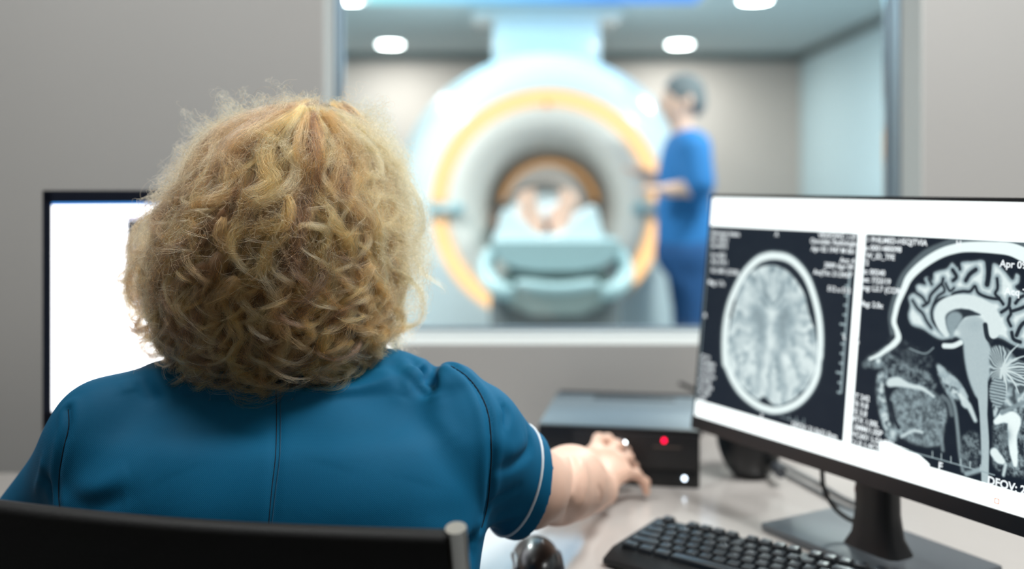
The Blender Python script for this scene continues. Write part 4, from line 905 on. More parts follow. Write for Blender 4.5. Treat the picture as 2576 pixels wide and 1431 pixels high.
hand(f, LWr, lm_, [(m_, [tuple(Vector(m_) + Vector((.006, .038 - .004 * abs(i - 1), .004))), tuple(Vector(m_) + Vector((.008, .06 - .006 * abs(i - 1), -.006))), tuple(Vector(m_) + Vector((.008, .073 - .009 * abs(i - 1), -.016)))], .0088) for i, m_ in enumerate(lm_)],
     [tuple(lw + Vector((.012, .02, -.004))), tuple(lw + Vector((.045, .05, -.012))), tuple(lw + Vector((.058, .085, -.017)))])
# neck and head, turned slightly to the right screen, face to the front
HD = Vector((-.262, 1.14, 1.205)); HR = Matrix.Rotation(R(-8), 4, 'Z')
def hp(x, y, z): return tuple(HD + HR.to_3x3() @ Vector((x, y, z)))
f.cap((-.252, 1.115, 1.0), hp(0, -.005, -.06), .056, .052, .03)
f.ell(hp(0, -.005, .02), (.075, .094, .088), .02, rot=HR); f.ell(hp(0, .035, -.035), (.058, .06, .07), .03, rot=HR); f.ell(hp(0, .07, -.085), (.028, .025, .02), .025, rot=HR)
f.cap(hp(0, .095, .015), hp(0, .112, -.025), .008, .013, .012)
for s_ in (-1, 1):
    f.ell(hp(s_ * .031, .098, .012), (.017, .012, .011), .01, 's', rot=HR); f.ell(hp(s_ * .031, .083, .012), (.012, .012, .012), .002, rot=HR)
    f.ell(hp(s_ * .045, .068, -.025), (.022, .02, .018), .02, rot=HR); f.ell(hp(s_ * .078, -.005, -.005), (.008, .02, .032), .006, rot=HR)
f.ell(hp(0, .098, -.052), (.022, .009, .007), .006, rot=HR); f.ell(hp(0, .108, -.0525), (.02, .01, .0015), .002, 's', rot=HR)
me = f.mesh('body'); relax(me, 1, .4)

bt_ = bvh_of(me); V = getV(me); Nn = getN(me); dp_ = np.zeros(len(V))
for pts, amp, wd in (([(1440, 1150), (1444, 1200), (1436, 1255), (1426, 1312)], -.003, .007), ([(1462, 1165), (1472, 1205), (1462, 1260)], .003, .012), ([(1505, 1225), (1512, 1240), (1510, 1255)], -.0015, .003), ([(1500, 1160), (1520, 1185)], -.001, .005)):
    q = [tuple(p) for p in trace(bt_, pts, 4)]
    if len(q) > 1: d, t = segdist(V, q); dp_ += amp * np.exp(-(d / wd) ** 2)
setV(me, V + Nn * dp_[:, None]); body = link('body', me, skin_w, wp, world=True)
MB().tube([tuple(Vector((.1715, 1.5835, .8245)) + Matrix.Rotation(R(0), 3, 'X') @ (Vector((-.4, .55, .73)).normalized() * .0112 * math.cos(a) + Vector((.45, .82, -.36)).cross(Vector((-.4, .55, .73))).normalized() * .0112 * math.sin(a))) for a in [k * math.tau / 24 for k in range(25)]], .0019, 8, caps=False).out('finger_ring', mat('silver_ring', (225, 230, 235), .15, 1), wp, world=True)
# --- tunic
f = Field((-.67, .86, .46), (.12, 1.36, 1.12), .0034)
f.loft(TORSO, .02, .007); torso(f, .007, .035)
v = (Vector(RE) - Vector(RS)); hemR = Vector((.019, 1.205, .884))
f.cap(RS, RA_, .0555, .057, .03); f.cap(RA_, RE, .057, .058, .02)
f.cap(LS, LE, .0545, .057, .03)
hn = Vector((.86, .42, -.26)).normalized(); 
# trim the right sleeve at its hem and hollow it out
def trim(f, c, n, rad):
    sl, X, Y, Z = f.sub(Vector(c) - Vector((.16,) * 3), Vector(c) + Vector((.16,) * 3))
    n = Vector(n); d = (X - c[0]) * n[0] + (Y - c[1]) * n[1] + (Z - c[2]) * n[2]
    rr = np.sqrt(np.maximum((X - c[0]) ** 2 + (Y - c[1]) ** 2 + (Z - c[2]) ** 2 - d * d, 0))
    m = rr < .12; g = f.g[sl]; f.g[sl] = np.where(m, np.maximum(g, d), g)
hemR = Vector(RA_) - hn * .002; trim(f, hemR, hn, .1)
f.cap(Vector(hemR) - hn * .035, Vector(hemR) + hn * .08, .0500, .0525, .004, 's')
hemL = Vector(LS).lerp(Vector(LE), .95); trim(f, hemL, Vector((-.3, .5, -.8)).normalized(), .1)
f.ell((-.255, 1.16, 1.075), (.075, .06, .05), .015, 's')
f.ell(P(1136, 952, 1.10), (.024, .034, .014), .02); f.ell(P(1084, 930, 1.09), (.009, .04, .011), .012, 's')
me = f.mesh('tunic'); relax(me, 3, .5)
V = getV(me)
bt_ = bvh_of(me); Nn = getN(me)
# folds pressed into the cloth: (polyline in view, depth, width)
FOLDS = [([(1040, 905), (1062, 930), (1088, 962), (1092, 985)], -.008, .007), ([(1120, 925), (1105, 950), (1098, 985), (1108, 1010)], .005, .009), ([(1070, 920), (1040, 950), (1010, 1000)], .0035, .010), ([(1100, 960), (1075, 990), (1050, 975), (1010, 930)], -.0045, .006),
         ([(985, 900), (1000, 940), (1020, 990)], -.003, .008), ([(1085, 990), (1110, 1060), (1150, 1110)], .003, .012),
         ([(355, 955), (375, 985), (392, 1010)], -.004, .008), ([(420, 935), (430, 965), (440, 985)], -.004, .007), ([(320, 955), (330, 990)], .003, .010),
         ([(1262, 1012), (1275, 1040), (1268, 1075)], -.005, .006), ([(1330, 1085), (1335, 1130), (1300, 1165), (1255, 1180)], -.005, .007), ([(1245, 1110), (1290, 1130), (1320, 1100)], .0025, .010),
         ([(1215, 1290), (1240, 1265), (1300, 1230)], -.004, .008), ([(1225, 1320), (1260, 1300), (1310, 1290)], .003, .008), ([(1200, 1345), (1185, 1380), (1192, 1400)], -.007, .009), ([(1205, 1360), (1150, 1400), (1080, 1425)], -.004, .012), ([(1190, 1325), (1120, 1340), (1050, 1330)], .0025, .014),
         ([(110, 1200), (125, 1225), (130, 1270)], -.005, .007), ([(160, 1230), (220, 1270), (320, 1250)], -.004, .012), ([(90, 1240), (105, 1200), (112, 1150)], .003, .007), ([(150, 1260), (250, 1230), (330, 1180)], .003, .014),
         ([(690, 960), (694, 1100), (688, 1250), (680, 1330)], -.0012, .006), ([(820, 1000), (860, 1080), (830, 1180)], .002, .03), ([(480, 1010), (430, 1100), (450, 1200)], .002, .03), ([(1000, 1080), (1060, 1130), (1050, 1220)], .002, .025)]
disp = np.zeros(len(V))
for pts, amp, wd in FOLDS:
    q = [tuple(p) for p in trace(bt_, pts, 4)]
    if len(q) < 2: continue
    d, t = segdist(V, q); disp += amp * np.exp(-(d / wd) ** 2) * np.clip(np.sin(np.clip(t, .04, .96) * math.pi) ** .5, 0, 1)
ng = 1.2 * (np.sin(V[:, 0] * 31 + V[:, 2] * 13) * np.sin(V[:, 2] * 27 - V[:, 0] * 9) + .6 * np.sin(V[:, 0] * 57 - V[:, 2] * 44 + 1.3)) * .0009
SEAMS = [[(1135, 921), (1172, 945), (1205, 985), (1228, 1040), (1236, 1120), (1233, 1200), (1226, 1270), (1212, 1326)], [(172, 1030), (173, 1075), (160, 1130), (150, 1190), (148, 1245), (152, 1290)]]
for sm_ in SEAMS:
    q = [tuple(p) for p in trace(bt_, sm_, 6)]; d, t = segdist(V, q); disp += -.0022 * np.exp(-(d / .0035) ** 2) + .0018 * np.exp(-((d - .009) / .006) ** 2)
V = V + Nn * (disp + ng)[:, None]; setV(me, V)
m_tun_ = mat('teal_tunic_cloth', (3, 96, 136), .7, spec=.2, vary=.05, vscale=40)
nt = m_tun_.node_tree; bs = nt.nodes['Principled BSDF']; tc = nt.nodes['Texture Coordinate']
wv = nt.nodes.new('ShaderNodeTexWave'); wv.inputs['Scale'].default_value = 320; wv.inputs['Distortion'].default_value = 1.5; wv.bands_direction = 'DIAGONAL'; bp = nt.nodes.new('ShaderNodeBump'); bp.inputs['Strength'].default_value = .12; bp.inputs['Distance'].default_value = .0006
nt.links.new(tc.outputs['Object'], wv.inputs['Vector']); nt.links.new(wv.outputs['Fac'], bp.inputs['Height']); nt.links.new(bp.outputs[0], bs.inputs['Normal'])
tun = link('tunic', me, m_tun_, wp, world=True)
bt_ = bvh_of(me)
m_seam = mat('seam_thread', (4, 30, 48), .9)
for sm_ in SEAMS: MB().tube(trace(bt_, sm_, 14, .0000), .0007, 6).out('seam', m_seam, tun, world=True)
MB().tube(trace(bt_, [(704, 965), (706, 1060), (704, 1150), (694, 1230), (684, 1320), (680, 1370)], 14, .0), .0006, 6).out('seam', mat('back_seam', (22, 78, 108), .9), tun, world=True)
MB().tube(trace(bt_, [(694, 965), (696, 1060), (693, 1150), (684, 1230), (676, 1320)], 14, -.0001), .0005, 6).out('seam', m_seam, tun, world=True)
# white piping around the sleeve, just inside the hem
c0 = hemR - hn * .022; e1 = hn.orthogonal().normalized(); e2 = hn.cross(e1); pp = []
for k in range(49):
    a = k * math.tau / 48; dr = e1 * math.cos(a) + e2 * math.sin(a); r = bt_.ray_cast(c0 + dr * .16, -dr)
    if r[0] is not None: pp.append(r[0] + r[1] * .0004)
MB().tube(pp, .0017, 8, caps=False).out('piping', mat('white_piping', (232, 236, 240), .6), tun, world=True)
# trousers and shoes below the desk
f = Field((-.52, .86, .0), (.02, 1.75, .72), .009)
f.ell((-.262, 1.05, .56), (.205, .16, .11), .05)
for s_ in (-1, 1): x_ = -.262 + s_ * .10; f.cap((x_, 1.08, .555), (x_ + s_ * .02, 1.45, .56), .092, .066, .04); f.cap((x_ + s_ * .02, 1.45, .56), (x_ + s_ * .02, 1.43, .09), .064, .046, .03)
me = f.mesh('trousers'); relax(me, 2); link('trousers', me, mat('navy_trousers', (24, 38, 60), .8), wp, world=True)
for s_ in (-1, 1):
    x_ = -.262 + s_ * .12; f = Field((x_ - .08, 1.32, -.01), (x_ + .08, 1.68, .14), .007); f.cap((x_, 1.41, .05), (x_, 1.56, .035), .045, .035, .02); f.cap((x_, 1.43, .09), (x_, 1.43, .05), .042, .042, .02); f.cut((0, 0, .003), (0, 0, -1))
    link('shoe', f.mesh('shoe'), m_rim, wp, world=True)
# ------------------------------------------------------------------ curly hair
PROF = np.array([(244, 790, 20), (256, 788, 70), (274, 770, 125), (300, 752, 178), (350, 732, 222), (400, 722, 256), (450, 716, 280), (500, 706, 302), (550, 700, 318), (600, 694, 332), (650, 686, 340), (700, 684, 344), (750, 684, 338), (800, 686, 324), (850, 692, 312), (900, 690, 286), (930, 688, 266), (960, 685, 250), (1000, 684, 235)], float)
DH = 1.10
pz = CAMZ - (PROF[:, 0] - HOR) / F * DH; px_ = (PROF[:, 1] - CX) / F * DH; pw = PROF[:, 2] / F * DH
o_ = np.argsort(pz); pz, px_, pw = pz[o_], px_[o_], pw[o_]
def hull(phi, z):
    cx = np.interp(z, pz, px_); wx = np.interp(z, pz, pw)
    dep = np.minimum(wx * .95, .135); 
    c, s = np.cos(phi), np.sin(phi); cyc = 1.135 + .0 * z
    return cx + wx * c, cyc + dep * s
def zp(ypx): return CAMZ - (ypx - HOR) / F * DH
# dark inner volume so no light leaks through
b = MB(); rings = []; zs = np.linspace(zp(915), zp(262), 40)
for z in zs:
    k = .80 - .1 * max(0, (z - zp(380)) / (zp(262) - zp(380))); ring = []
    for j in range(72):
        a = j * math.tau / 72
        front = max(0, math.sin(a)); X, Y = hull(a, z); cx = np.interp(z, pz, px_)
        kk = k * (1 + .05 * math.sin(a * 9 + z * 60) + .04 * math.sin(z * 140 + a * 5))
        if front > 0 and z < zp(480): kk *= 1 - .62 * min(1, front * 1.3) * min(1, (zp(480) - z) / .03)
        ring.append(b.bm.verts.new((cx + (X - cx) * kk, 1.135 + (Y - 1.135) * kk, z)))
    rings.append(ring)
for a, c in zip(rings, rings[1:]):
    for k in range(72): b.bm.faces.new((a[k], a[(k + 1) % 72], c[(k + 1) % 72], c[k]))
b.bm.faces.new(list(reversed(rings[0]))); b.bm.faces.new(rings[-1])
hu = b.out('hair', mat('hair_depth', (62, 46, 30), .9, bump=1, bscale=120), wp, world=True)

def sstep(a, b_, x): t = np.clip((x - a) / (b_ - a), 0, 1); return t * t * (3 - 2 * t)
NP = 44
POS = []; RAD = []; COLR = []
def lock(phi, z0, z1, lay, n, w0, amp, wl, ph, col, inner=.8, endcurl=1.0, drift=0., spread=1.0, frizz=1.0, nr=.3):
    sg = 1 if rng.random() < .5 else -1
    s = np.linspace(0, 1, NP)
    z = z0 + (z1 - z0) * s
    fi = phi + drift * s
    lay = lay * (1 - .085 * np.abs(np.cos(fi)) ** 5) if lay < 1.05 else lay
    lam = inner + (lay - inner) * sstep(0, .35, s)
    X, Y = hull(fi, z); cx = np.interp(z, pz, px_)
    # spread from the crown: start near the axis for the outer layer
    C = np.stack([cx + (X - cx) * lam, 1.135 + (Y - 1.135) * lam, z], 1)
    Tn = np.gradient(C, axis=0); L = np.linalg.norm(Tn, axis=1); arc = np.cumsum(L) - L[0]; Tn /= L[:, None] + 1e-9
    Nr = np.stack([X - cx, Y - 1.135, np.zeros(NP)], 1); Nr /= np.linalg.norm(Nr, axis=1)[:, None] + 1e-9
    Nr -= (Nr * Tn).sum(1)[:, None] * Tn; Nr /= np.linalg.norm(Nr, axis=1)[:, None] + 1e-9
    Bn = np.cross(Tn, Nr)
    A = amp * (1 - .35 * abs(math.cos(phi)) ** 4) * sstep(.05, .45, s) * (1 + .5 * endcurl * sstep(.7, 1, s))
    phase = ph + 2 * math.pi * arc / wl * (1 + .9 * endcurl * sstep(.65, 1, s) * (s - .65))
    C = C + Bn * (A * (1 if nr < .5 else .9) * np.cos(phase))[:, None] + Nr * (sg * A * (nr + (.8 - nr) * sstep(.6, 1, s)) * np.sin(phase))[:, None]
    bundle(C, Tn, Nr, Bn, n, w0 * spread, col, frizz)
def bundle(C, Tn, Nr, Bn, n, w0, col, frizz, root=.2, tip=.45):
    s = np.linspace(0, 1, NP)
    # strands round the lock
    r = np.sqrt(rng.random(n)); th = rng.random(n) * math.tau
    wid = w0 * (.55 + .45 * sstep(0, root, s)) * (1 - .72 * sstep(tip, 1, s)) 
    tw = 2.2 * s
    of = (r * np.cos(th))[:, None], (r * np.sin(th))[:, None]
    ob = (of[0] * np.cos(tw) - of[1] * np.sin(tw)) * wid * 1.25; on = (of[0] * np.sin(tw) + of[1] * np.cos(tw)) * wid * .8
    Pn = C[None] + ob[..., None] * Bn[None] + on[..., None] * Nr[None]
    # individual frizz
    for q in range(3):
        fr = rng.uniform(1.5, 9, (n, 1)); p3 = rng.random((n, 3)) * math.tau; am = .0011 * frizz * (1.0 if q else 1.6) * np.exp(rng.normal(0, .55, (n, 1)))
        for ax in range(3): Pn[..., ax] += am * sstep(0, .6, s)[None] * np.sin(fr * s[None] * math.tau / 1.6 + p3[:, ax:ax + 1])
    # own lag of phase keeps the curl loose
    cut = rng.uniform(.86, 1, n)
    ss = s[None] * cut[:, None]; i = np.clip((ss * (NP - 1)).astype(int), 0, NP - 2); fr = (ss * (NP - 1) - i)[..., None]
    rows = np.arange(n)[:, None]; Pn = Pn[rows, i] * (1 - fr) + Pn[rows, i + 1] * fr
    POS.append(Pn.astype(np.float32)); RAD.append((np.linspace(1, .45, NP)[None] * rng.uniform(.7, 1.25, (n, 1)) * .000115).astype(np.float32))
    COLR.append(np.clip(np.array(col)[None] * np.exp(rng.normal(0, .16, (n, 1))), 0, 1).astype(np.float32))
base = np.array(lin((188, 124, 74))); lightc = np.array(lin((214, 162, 108))); gold = np.array(lin((212, 136, 72))); dark = np.array(lin((96, 64, 44)))
def colr(p=(.2, .36, .28, .16)):
    return (dark, base, gold, lightc)[rng.choice(4, p=p)]
def wave_phase(phi, z): return 2.6 * math.sin(2.3 * phi + 1.1) + 1.7 * math.sin(5.1 * phi + z * 9)
def y_end(phi):  # lower rim of the cut, in the back a little longer
    return 905 + 35 * max(0, -math.sin(phi)) + rng.normal(0, 16)
def wave_phase(phi): return 1.3 * math.sin(1.9 * phi + .6) + .7 * math.sin(5.3 * phi + 2)
# filler under the surface: loose, tinted darker to paint shade between the locks
for i in range(300):
    phi = rng.uniform(math.pi * 1.0, math.pi * 2.0) if rng.random() < .78 else rng.uniform(-.1, math.pi + .1)
    y0 = rng.uniform(270, 600); y1 = min(y_end(phi) - 20, y0 + rng.uniform(180, 420))
    if math.sin(phi) > .65: y0 = min(y0, 300); y1 = rng.uniform(420, 500)
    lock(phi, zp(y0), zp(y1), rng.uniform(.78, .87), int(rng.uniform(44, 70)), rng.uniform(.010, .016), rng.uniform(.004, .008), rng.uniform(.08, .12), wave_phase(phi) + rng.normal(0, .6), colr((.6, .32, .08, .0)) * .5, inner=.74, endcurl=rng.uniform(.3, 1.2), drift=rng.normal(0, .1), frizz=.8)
# main locks: broad, wavy, falling from the crown
for i in range(130):
    phi = math.pi * (1.0 + (i + rng.random()) / 130 * 1.0)
    k = i % 3
    y0 = (rng.uniform(250, 290), rng.uniform(270, 400), rng.uniform(360, 560))[k]
    y1 = y_end(phi) if rng.random() < .6 else rng.uniform(max(680, y0 + 300), 900)
    lock(phi + rng.normal(0, .05), zp(y0), zp(y1), (rng.uniform(.90, .96), rng.uniform(.93, 1.0), rng.uniform(.90, 1.0))[k], int(rng.uniform(100, 180)), rng.uniform(.0055, .0105), rng.uniform(.005, .0105), rng.uniform(.088, .125), wave_phase(phi) + rng.normal(0, .45), colr((.32, .38, .24, .06)), inner=.80, endcurl=rng.uniform(.8, 2.0), drift=rng.normal(0, .07), frizz=.85, nr=.25)
for i in range(45):
    phi = rng.uniform(-.1, math.pi + .1); y0 = rng.uniform(252, 330); y1 = rng.uniform(640, 880)
    if math.sin(phi) > .65: y1 = rng.uniform(420, 500)
    lock(phi, zp(y0), zp(y1), rng.uniform(.9, 1.0), 110, .014, .007, .1, wave_phase(phi), colr(), inner=.8, endcurl=1, drift=rng.normal(0, .07))
# slimmer accent locks, lighter
for i in range(60):
    phi = rng.uniform(math.pi * 1.0, math.pi * 2.0); y0 = rng.uniform(262, 560); y1 = min(y_end(phi) + 5, y0 + rng.uniform(260, 560))
    lock(phi, zp(y0), zp(y1), rng.uniform(.96, 1.03), int(rng.uniform(24, 60)), rng.uniform(.0025, .0055), rng.uniform(.006, .013), rng.uniform(.075, .115), wave_phase(phi) + rng.normal(0, .9), (lightc if rng.random() < .45 else gold) * 1.05, inner=.84, endcurl=rng.uniform(.8, 2.0), drift=rng.normal(0, .1), frizz=.5, nr=.35)
for i in range(90):
    phi = rng.uniform(math.pi * 1.0, math.pi * 2.0); y0 = rng.uniform(270, 620); y1 = min(y_end(phi) + 10, y0 + rng.uniform(240, 480))
    lock(phi, zp(y0), zp(y1), rng.uniform(.99, 1.05), int(rng.uniform(8, 22)), rng.uniform(.0009, .0022), rng.uniform(.007, .016), rng.uniform(.06, .11), rng.random() * math.tau, lightc * rng.uniform(.9, 1.2), inner=.88, endcurl=rng.uniform(.8, 2.0), drift=rng.normal(0, .12), frizz=.6, nr=.4)
# ringlets in the lower half
for i in range(60):
    phi = rng.uniform(math.pi * 1.0, math.pi * 2.0); y0 = rng.uniform(480, 720); y1 = min(y_end(phi) + 14, y0 + rng.uniform(190, 330))
    lock(phi, zp(y0), zp(y1), rng.uniform(.96, 1.04), int(rng.uniform(34, 80)), rng.uniform(.003, .0062), rng.uniform(.010, .018), rng.uniform(.06, .085), rng.random() * math.tau, colr((.2, .3, .3, .2)), inner=.88, endcurl=rng.uniform(.6, 1.8), drift=rng.normal(0, .1), frizz=.8, nr=.6)
# the locks one can tell apart, each drawn along its own curve over the surface of the hair
SHADE_BROWN = np.array(lin((128, 92, 66))); PAL = {'b': base, 'g': gold * 1.08, 'l': lightc * 1.08, 'd': dark, 'n': SHADE_BROWN}  # darker brown of the left locks carries the shade on that side
fA = lambda x, y: (256 + x / 2.896, 353 + y / 2.896)
fB = lambda x, y: (280 + x / 1.703, 180 + y / 1.703)
def on_hair(x, y, lift):
    d = 1.0
    for _ in range(5):
        X = (x - CX) / F * d; Z = CAMZ - (y - HOR) / F * d; cx = np.interp(Z, pz, px_); wx = np.interp(Z, pz, pw); dep = min(wx * .95, .135)
        q = min(1, abs((X - cx) / wx)); d = 1.135 - dep * math.sqrt(max(0, 1 - q * q)) * lift
    return (X, d, Z)
def key(pts, w0, c, conv=fA, n=None, lift=1.03):
    q = cr([conv(*p) for p in pts], 12); L = np.r_[0, np.cumsum(np.linalg.norm(np.diff(q, axis=0), axis=1))]; t = np.linspace(0, L[-1], NP)
    q = np.stack([np.interp(t, L, q[:, 0]), np.interp(t, L, q[:, 1])], 1)
    C = np.array([on_hair(x, y, lift) for x, y in q]); C[:, 1] = np.convolve(np.pad(C[:, 1], 3, mode='edge'), np.ones(7) / 7, 'valid')
    C[:, 1] += .004 * np.sin(np.linspace(0, 1, NP) * L[-1] / 38 + rng.random() * 6)
    Tn = np.gradient(C, axis=0); Tn /= np.linalg.norm(Tn, axis=1)[:, None] + 1e-9
    Nr = np.tile(np.array([0, -1., 0]), (NP, 1)); Nr -= (Nr * Tn).sum(1)[:, None] * Tn; Nr /= np.linalg.norm(Nr, axis=1)[:, None] + 1e-9
    bundle(C, Tn, Nr, np.cross(Tn, Nr), n or int(40 + w0 * 13000), w0 * .9, PAL[c], .95, root=.15, tip=.5)
for pts, w0, c in (
    ([(1480, -250), (1150, -60), (990, 60), (960, 200), (990, 320), (880, 410), (720, 460), (640, 560), (650, 680)], .0095, 'b'), ([(1440, -250), (1120, -90), (930, 60), (880, 220), (900, 340), (780, 430), (600, 520), (560, 620)], .010, 'n'),
    ([(1490, -240), (1280, -60), (1190, 60), (1200, 200), (1260, 300), (1180, 380), (1060, 430), (1010, 540), (940, 700), (960, 820), (1040, 930)], .010, 'g'), ([(1490, -240), (1330, 0), (1400, 160), (1400, 300), (1290, 400), (1130, 480), (1040, 600), (950, 720), (970, 850), (1060, 940), (1150, 960)], .006, 'l'),
    ([(1300, 600), (1200, 760), (1190, 900), (1100, 1000), (960, 1080), (910, 1180), (950, 1280), (1020, 1400), (1010, 1500)], .0075, 'g'), ([(1350, 400), (1370, 500), (1330, 620), (1150, 640), (1010, 690), (960, 790), (1000, 880)], .007, 'g'),
    ([(1530, -230), (1600, 100), (1500, 240), (1540, 400), (1640, 520), (1770, 680), (1830, 800), (1790, 900), (1700, 960)], .0085, 'g'), ([(1560, -200), (1680, 60), (1610, 220), (1650, 340), (1740, 440), (1810, 560), (1790, 640)], .003, 'l'),
    ([(1410, 700), (1440, 630), (1530, 620), (1630, 660), (1640, 750), (1590, 830), (1620, 900), (1700, 960), (1790, 1040), (1900, 1090), (1980, 1030)], .0038, 'l'), ([(1590, 830), (1610, 920), (1640, 1020), (1630, 1100), (1680, 1190), (1760, 1220), (1830, 1260)], .0036, 'g'),
    ([(1600, 1100), (1560, 1200), (1480, 1290), (1500, 1370), (1560, 1450)], .0055, 'g'), ([(1750, -180), (1960, 60), (2030, 180), (2020, 260), (1930, 250), (1890, 320), (1930, 410), (2030, 410), (2130, 420), (2170, 500), (2110, 600), (2020, 600), (1990, 520)], .0042, 'l'),
    ([(1700, -200), (1900, 0), (2100, 200), (2200, 380), (2250, 560), (2180, 640), (2050, 640), (2010, 740), (2060, 870), (2170, 960), (2260, 900)], .006, 'l'), ([(1850, -120), (2120, 160), (2300, 420), (2330, 640), (2260, 780), (2340, 960), (2480, 1060), (2510, 1120)], .0028, 'l'),
    ([(1650, -200), (1850, 80), (1880, 240), (1800, 360), (1850, 480), (1960, 600), (1900, 760), (1950, 900), (2080, 980)], .010, 'b'), ([(1530, -200), (1560, 100), (1520, 300), (1450, 450), (1440, 620), (1400, 800), (1300, 960), (1280, 1100)], .010, 'd'),
    ([(1500, -200), (1440, 50), (1470, 200), (1430, 340), (1370, 430), (1360, 560), (1280, 700)], .007, 'b'), ([(1600, -220), (1720, 50), (1740, 200), (1690, 330), (1560, 460), (1500, 600), (1560, 720)], .007, 'b'),
    ([(1380, -250), (1000, -120), (800, 20), (680, 160), (560, 330), (430, 430), (380, 520)], .009, 'n'), ([(1400, -240), (1060, -80), (860, 100), (780, 260), (640, 380), (500, 480), (400, 560), (420, 680), (360, 790), (230, 800), (170, 740)], .0045, 'n'),
    ([(1000, 330), (850, 520), (700, 650), (560, 760), (400, 830), (290, 920), (245, 1060), (270, 1180), (350, 1220)], .0045, 'n'), ([(900, 500), (740, 700), (520, 790), (420, 900), (370, 1000), (380, 1150), (450, 1190), (465, 1110), (420, 1080)], .004, 'n'),
    ([(820, 640), (620, 860), (430, 990), (370, 1120), (380, 1260), (330, 1360), (230, 1370), (175, 1310), (200, 1260)], .0036, 'n'), ([(760, 900), (560, 1050), (500, 1200), (490, 1330), (540, 1420), (600, 1460)], .006, 'n'),
    ([(700, 300), (560, 420), (420, 500), (380, 620), (440, 720), (400, 800), (300, 760), (290, 690)], .003, 'n'), ([(640, 700), (480, 800), (300, 840), (220, 900), (200, 1000), (250, 1050)], .0024, 'n'),
    ([(880, 820), (780, 1000), (700, 1150), (680, 1300), (700, 1430)], .009, 'n'), ([(1000, 1000), (850, 1150), (800, 1300), (850, 1440)], .009, 'b'), ([(1300, 960), (1330, 1080), (1270, 1200), (1260, 1300), (1300, 1420)], .008, 'b'),
    ([(1240, 1200), (1150, 1260), (1200, 1330), (1140, 1330), (1060, 1240)], .0028, 'l'), ([(1750, 1000), (1840, 1140), (1960, 1160), (2060, 1170), (2180, 1260), (2190, 1380), (2100, 1430)], .0036, 'b'), ([(1980, 900), (1900, 1000), (1880, 1120), (1960, 1250), (1920, 1310)], .008, 'b'),
    ([(2150, 950), (2280, 1050), (2340, 1150), (2330, 1300), (2230, 1360), (2180, 1290)], .0028, 'l'), ([(1850, 1100), (1750, 1200), (1830, 1260), (1790, 1300), (1730, 1270)], .0028, 'l'), ([(2000, 1050), (2080, 1160), (2050, 1260), (1960, 1340), (2000, 1430)], .007, 'b'),
    ([(1000, -60), (1120, -60), (1260, -10), (1370, 80), (1390, 180)], .0028, 'l'), ([(1500, -230), (1760, -170), (1980, 0), (2150, 160), (2280, 300)], .007, 'l'), ([(650, 560), (690, 660), (660, 760), (560, 770), (480, 740)], .003, 'b'), ([(900, 560), (860, 700), (930, 820), (900, 920), (800, 1000)], .006, 'b')): key(pts, w0, c)
for pts, w0, c in (
    ([(560, 1150), (520, 1220), (560, 1290), (640, 1330), (710, 1310), (700, 1290)], .0048, 'g'), ([(740, 1040), (760, 1130), (740, 1210), (680, 1240), (610, 1190), (640, 1150)], .003, 'l'), ([(700, 1000), (690, 1080), (740, 1140), (720, 1210), (660, 1280)], .005, 'b'),
    ([(820, 1060), (860, 1130), (790, 1180), (770, 1240), (830, 1290), (900, 1300)], .0055, 'b'), ([(1040, 1150), (1000, 1190), (1000, 1250), (1050, 1310), (1020, 1330), (960, 1290)], .0045, 'g'), ([(930, 1100), (900, 1180), (880, 1240), (930, 1310), (1010, 1320)], .0055, 'g'),
    ([(480, 1080), (430, 1150), (440, 1210), (520, 1230), (560, 1210)], .0026, 'l'), ([(300, 1100), (250, 1160), (260, 1220), (200, 1280)], .0052, 'n'), ([(230, 1060), (260, 1090), (200, 1130), (130, 1140)], .0036, 'n'), ([(230, 1120), (160, 1150), (210, 1190), (190, 1220), (130, 1190)], .0026, 'n'),
    ([(640, 1230), (650, 1290), (640, 1340), (660, 1390), (690, 1350)], .0028, 'b'), ([(1150, 1080), (1190, 1120), (1130, 1190), (1170, 1230)], .004, 'b'), ([(960, 1010), (1000, 1060), (1060, 1100), (1180, 1120), (1260, 1100), (1310, 1080)], .0036, 'b'),
    ([(380, 1050), (340, 1130), (360, 1210), (430, 1260), (500, 1240)], .006, 'n'), ([(1100, 1050), (1090, 1130), (1140, 1190), (1110, 1250), (1050, 1230)], .004, 'b'), ([(820, 1170), (860, 1240), (840, 1300), (900, 1330)], .004, 'g')): key(pts, w0, c, fB)
# hanging tips at the nape and curls standing off the sides
for phi, y0, y1, lay, amp in ((4.66, 640, 985, 1.0, .013), (4.6, 700, 970, 1.03, .011), (4.78, 700, 965, 1.0, .012), (5.0, 700, 955, 1.02, .012), (5.15, 650, 950, 1.02, .012), (4.9, 650, 945, 1.05, .01), (4.4, 650, 955, 1.02, .012), (5.3, 620, 930, 1.03, .012), (4.2, 640, 940, 1.02, .012),
                              (3.25, 450, 760, 1.12, .014), (3.2, 520, 830, 1.1, .016), (3.35, 560, 880, 1.08, .015), (3.1, 420, 690, 1.1, .013), (3.3, 620, 930, 1.02, .013), (3.5, 640, 925, 1.03, .012), (3.22, 600, 900, 1.12, .014), (6.2, 450, 760, 1.02, .012), (6.1, 520, 860, 1.04, .012), (6.25, 600, 880, 1.04, .012), (5.95, 640, 900, 1.03, .012), (6.15, 380, 640, 1.02, .01)):
    for q in range(2): lock(phi + rng.normal(0, .06), zp(y0 + rng.uniform(-20, 40)), zp(y1 - q * 14), lay, 40, .0042, amp, rng.uniform(.045, .075), rng.random() * math.tau, colr() * .95, inner=.82, endcurl=1.6, drift=rng.normal(0, .08), frizz=.8)
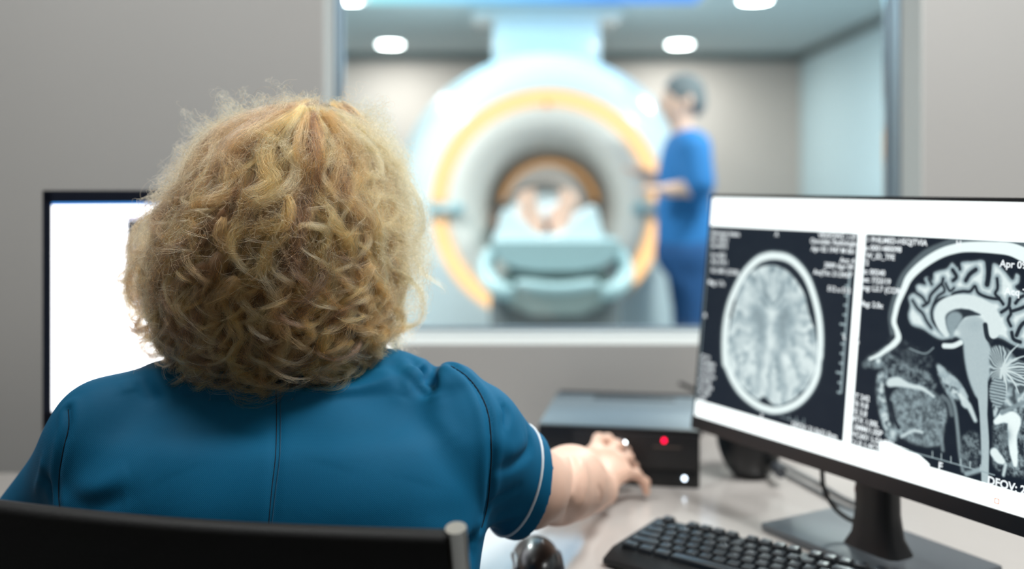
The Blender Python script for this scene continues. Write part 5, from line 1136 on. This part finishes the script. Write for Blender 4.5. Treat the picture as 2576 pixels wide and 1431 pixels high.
# loose fly-away strands, one by one
for i in range(620):
    phi = rng.choice([rng.uniform(2.9, 6.5), rng.normal(3.14, .25), rng.normal(6.28, .22)], p=[.4, .33, .27]); y0 = rng.uniform(250, 620); y1 = y0 + rng.uniform(60, 260)
    lock(phi, zp(y0), zp(min(y1, 930)), rng.uniform(1.0, 1.13), 4, .016, rng.uniform(.003, .014), rng.uniform(.035, .09), rng.random() * math.tau, lightc * .9, inner=.93, endcurl=1.5, drift=rng.normal(0, .25), frizz=1.6)
# fine wisps lifting off the crown and the sides
for i in range(420):
    top = rng.random() < .55
    phi = rng.uniform(math.pi * .9, math.pi * 2.1) if top else rng.choice([rng.normal(3.14, .2), rng.normal(6.28, .2)])
    z = zp(rng.uniform(258, 420) if top else rng.uniform(400, 900)); X, Y = hull(phi, z); cx = np.interp(z, pz, px_); k = .93
    o3 = np.array([cx + (X - cx) * k, 1.135 + (Y - 1.135) * k, z]); nrm_ = np.array([X - cx, Y - 1.135, .06 if top else .0]); nrm_ /= np.linalg.norm(nrm_)
    tg = np.array([-math.sin(phi), math.cos(phi), rng.normal(-.2, .6)]); tg /= np.linalg.norm(tg); L = rng.uniform(.02, .055) * (1 if top else .85); s = np.linspace(0, 1, NP)[:, None]
    C = o3 + nrm_ * L * .62 * np.sin(s * rng.uniform(1.2, 2.6)) + tg * L * rng.uniform(-1.3, 1.3) * s + np.array([0, 0, (-.012 if top else -.022)]) * s * s + .004 * np.sin(s * rng.uniform(3, 9) + rng.random(3) * 6) * s
    Tn = np.gradient(C, axis=0); Tn /= np.linalg.norm(Tn, axis=1)[:, None] + 1e-9; Nr = np.cross(Tn, [.3, .2, .9]); Nr /= np.linalg.norm(Nr, axis=1)[:, None] + 1e-9
    bundle(C, Tn, Nr, np.cross(Tn, Nr), 3 if rng.random() < .8 else 9, .005, lightc * .95, 1.3)
Pn = np.concatenate(POS); RA = np.concatenate(RAD); CC = np.concatenate(COLR)
hc = bpy.data.hair_curves.new('hair_strands'); hc.add_curves([NP] * len(Pn))
hc.points.foreach_set('position', Pn.ravel())
try: hc.points.foreach_set('radius', RA.ravel())
except Exception: a_ = hc.attributes.new('radius', 'FLOAT', 'POINT'); a_.data.foreach_set('value', RA.ravel())
a_ = hc.attributes.new('tint', 'FLOAT_COLOR', 'CURVE'); a_.data.foreach_set('color', np.hstack([CC, np.ones((len(CC), 1), np.float32)]).ravel())
mh = bpy.data.materials.new('blonde_hair'); mh.use_nodes = True; nt = mh.node_tree; nt.nodes.clear(); out_ = nt.nodes.new('ShaderNodeOutputMaterial'); hb = nt.nodes.new('ShaderNodeBsdfHairPrincipled'); at_ = nt.nodes.new('ShaderNodeAttribute'); at_.attribute_name = 'tint'
hb.parametrization = 'COLOR'; hb.inputs['Roughness'].default_value = .38; hb.inputs['Radial Roughness'].default_value = .5; hb.inputs['Random Roughness'].default_value = .2
nt.links.new(at_.outputs['Color'], hb.inputs['Color']); nt.links.new(hb.outputs[0], out_.inputs[0])
hc.materials.append(mh); link('hair_strands', hc, None, hu, world=True)
print('STRANDS', len(Pn))
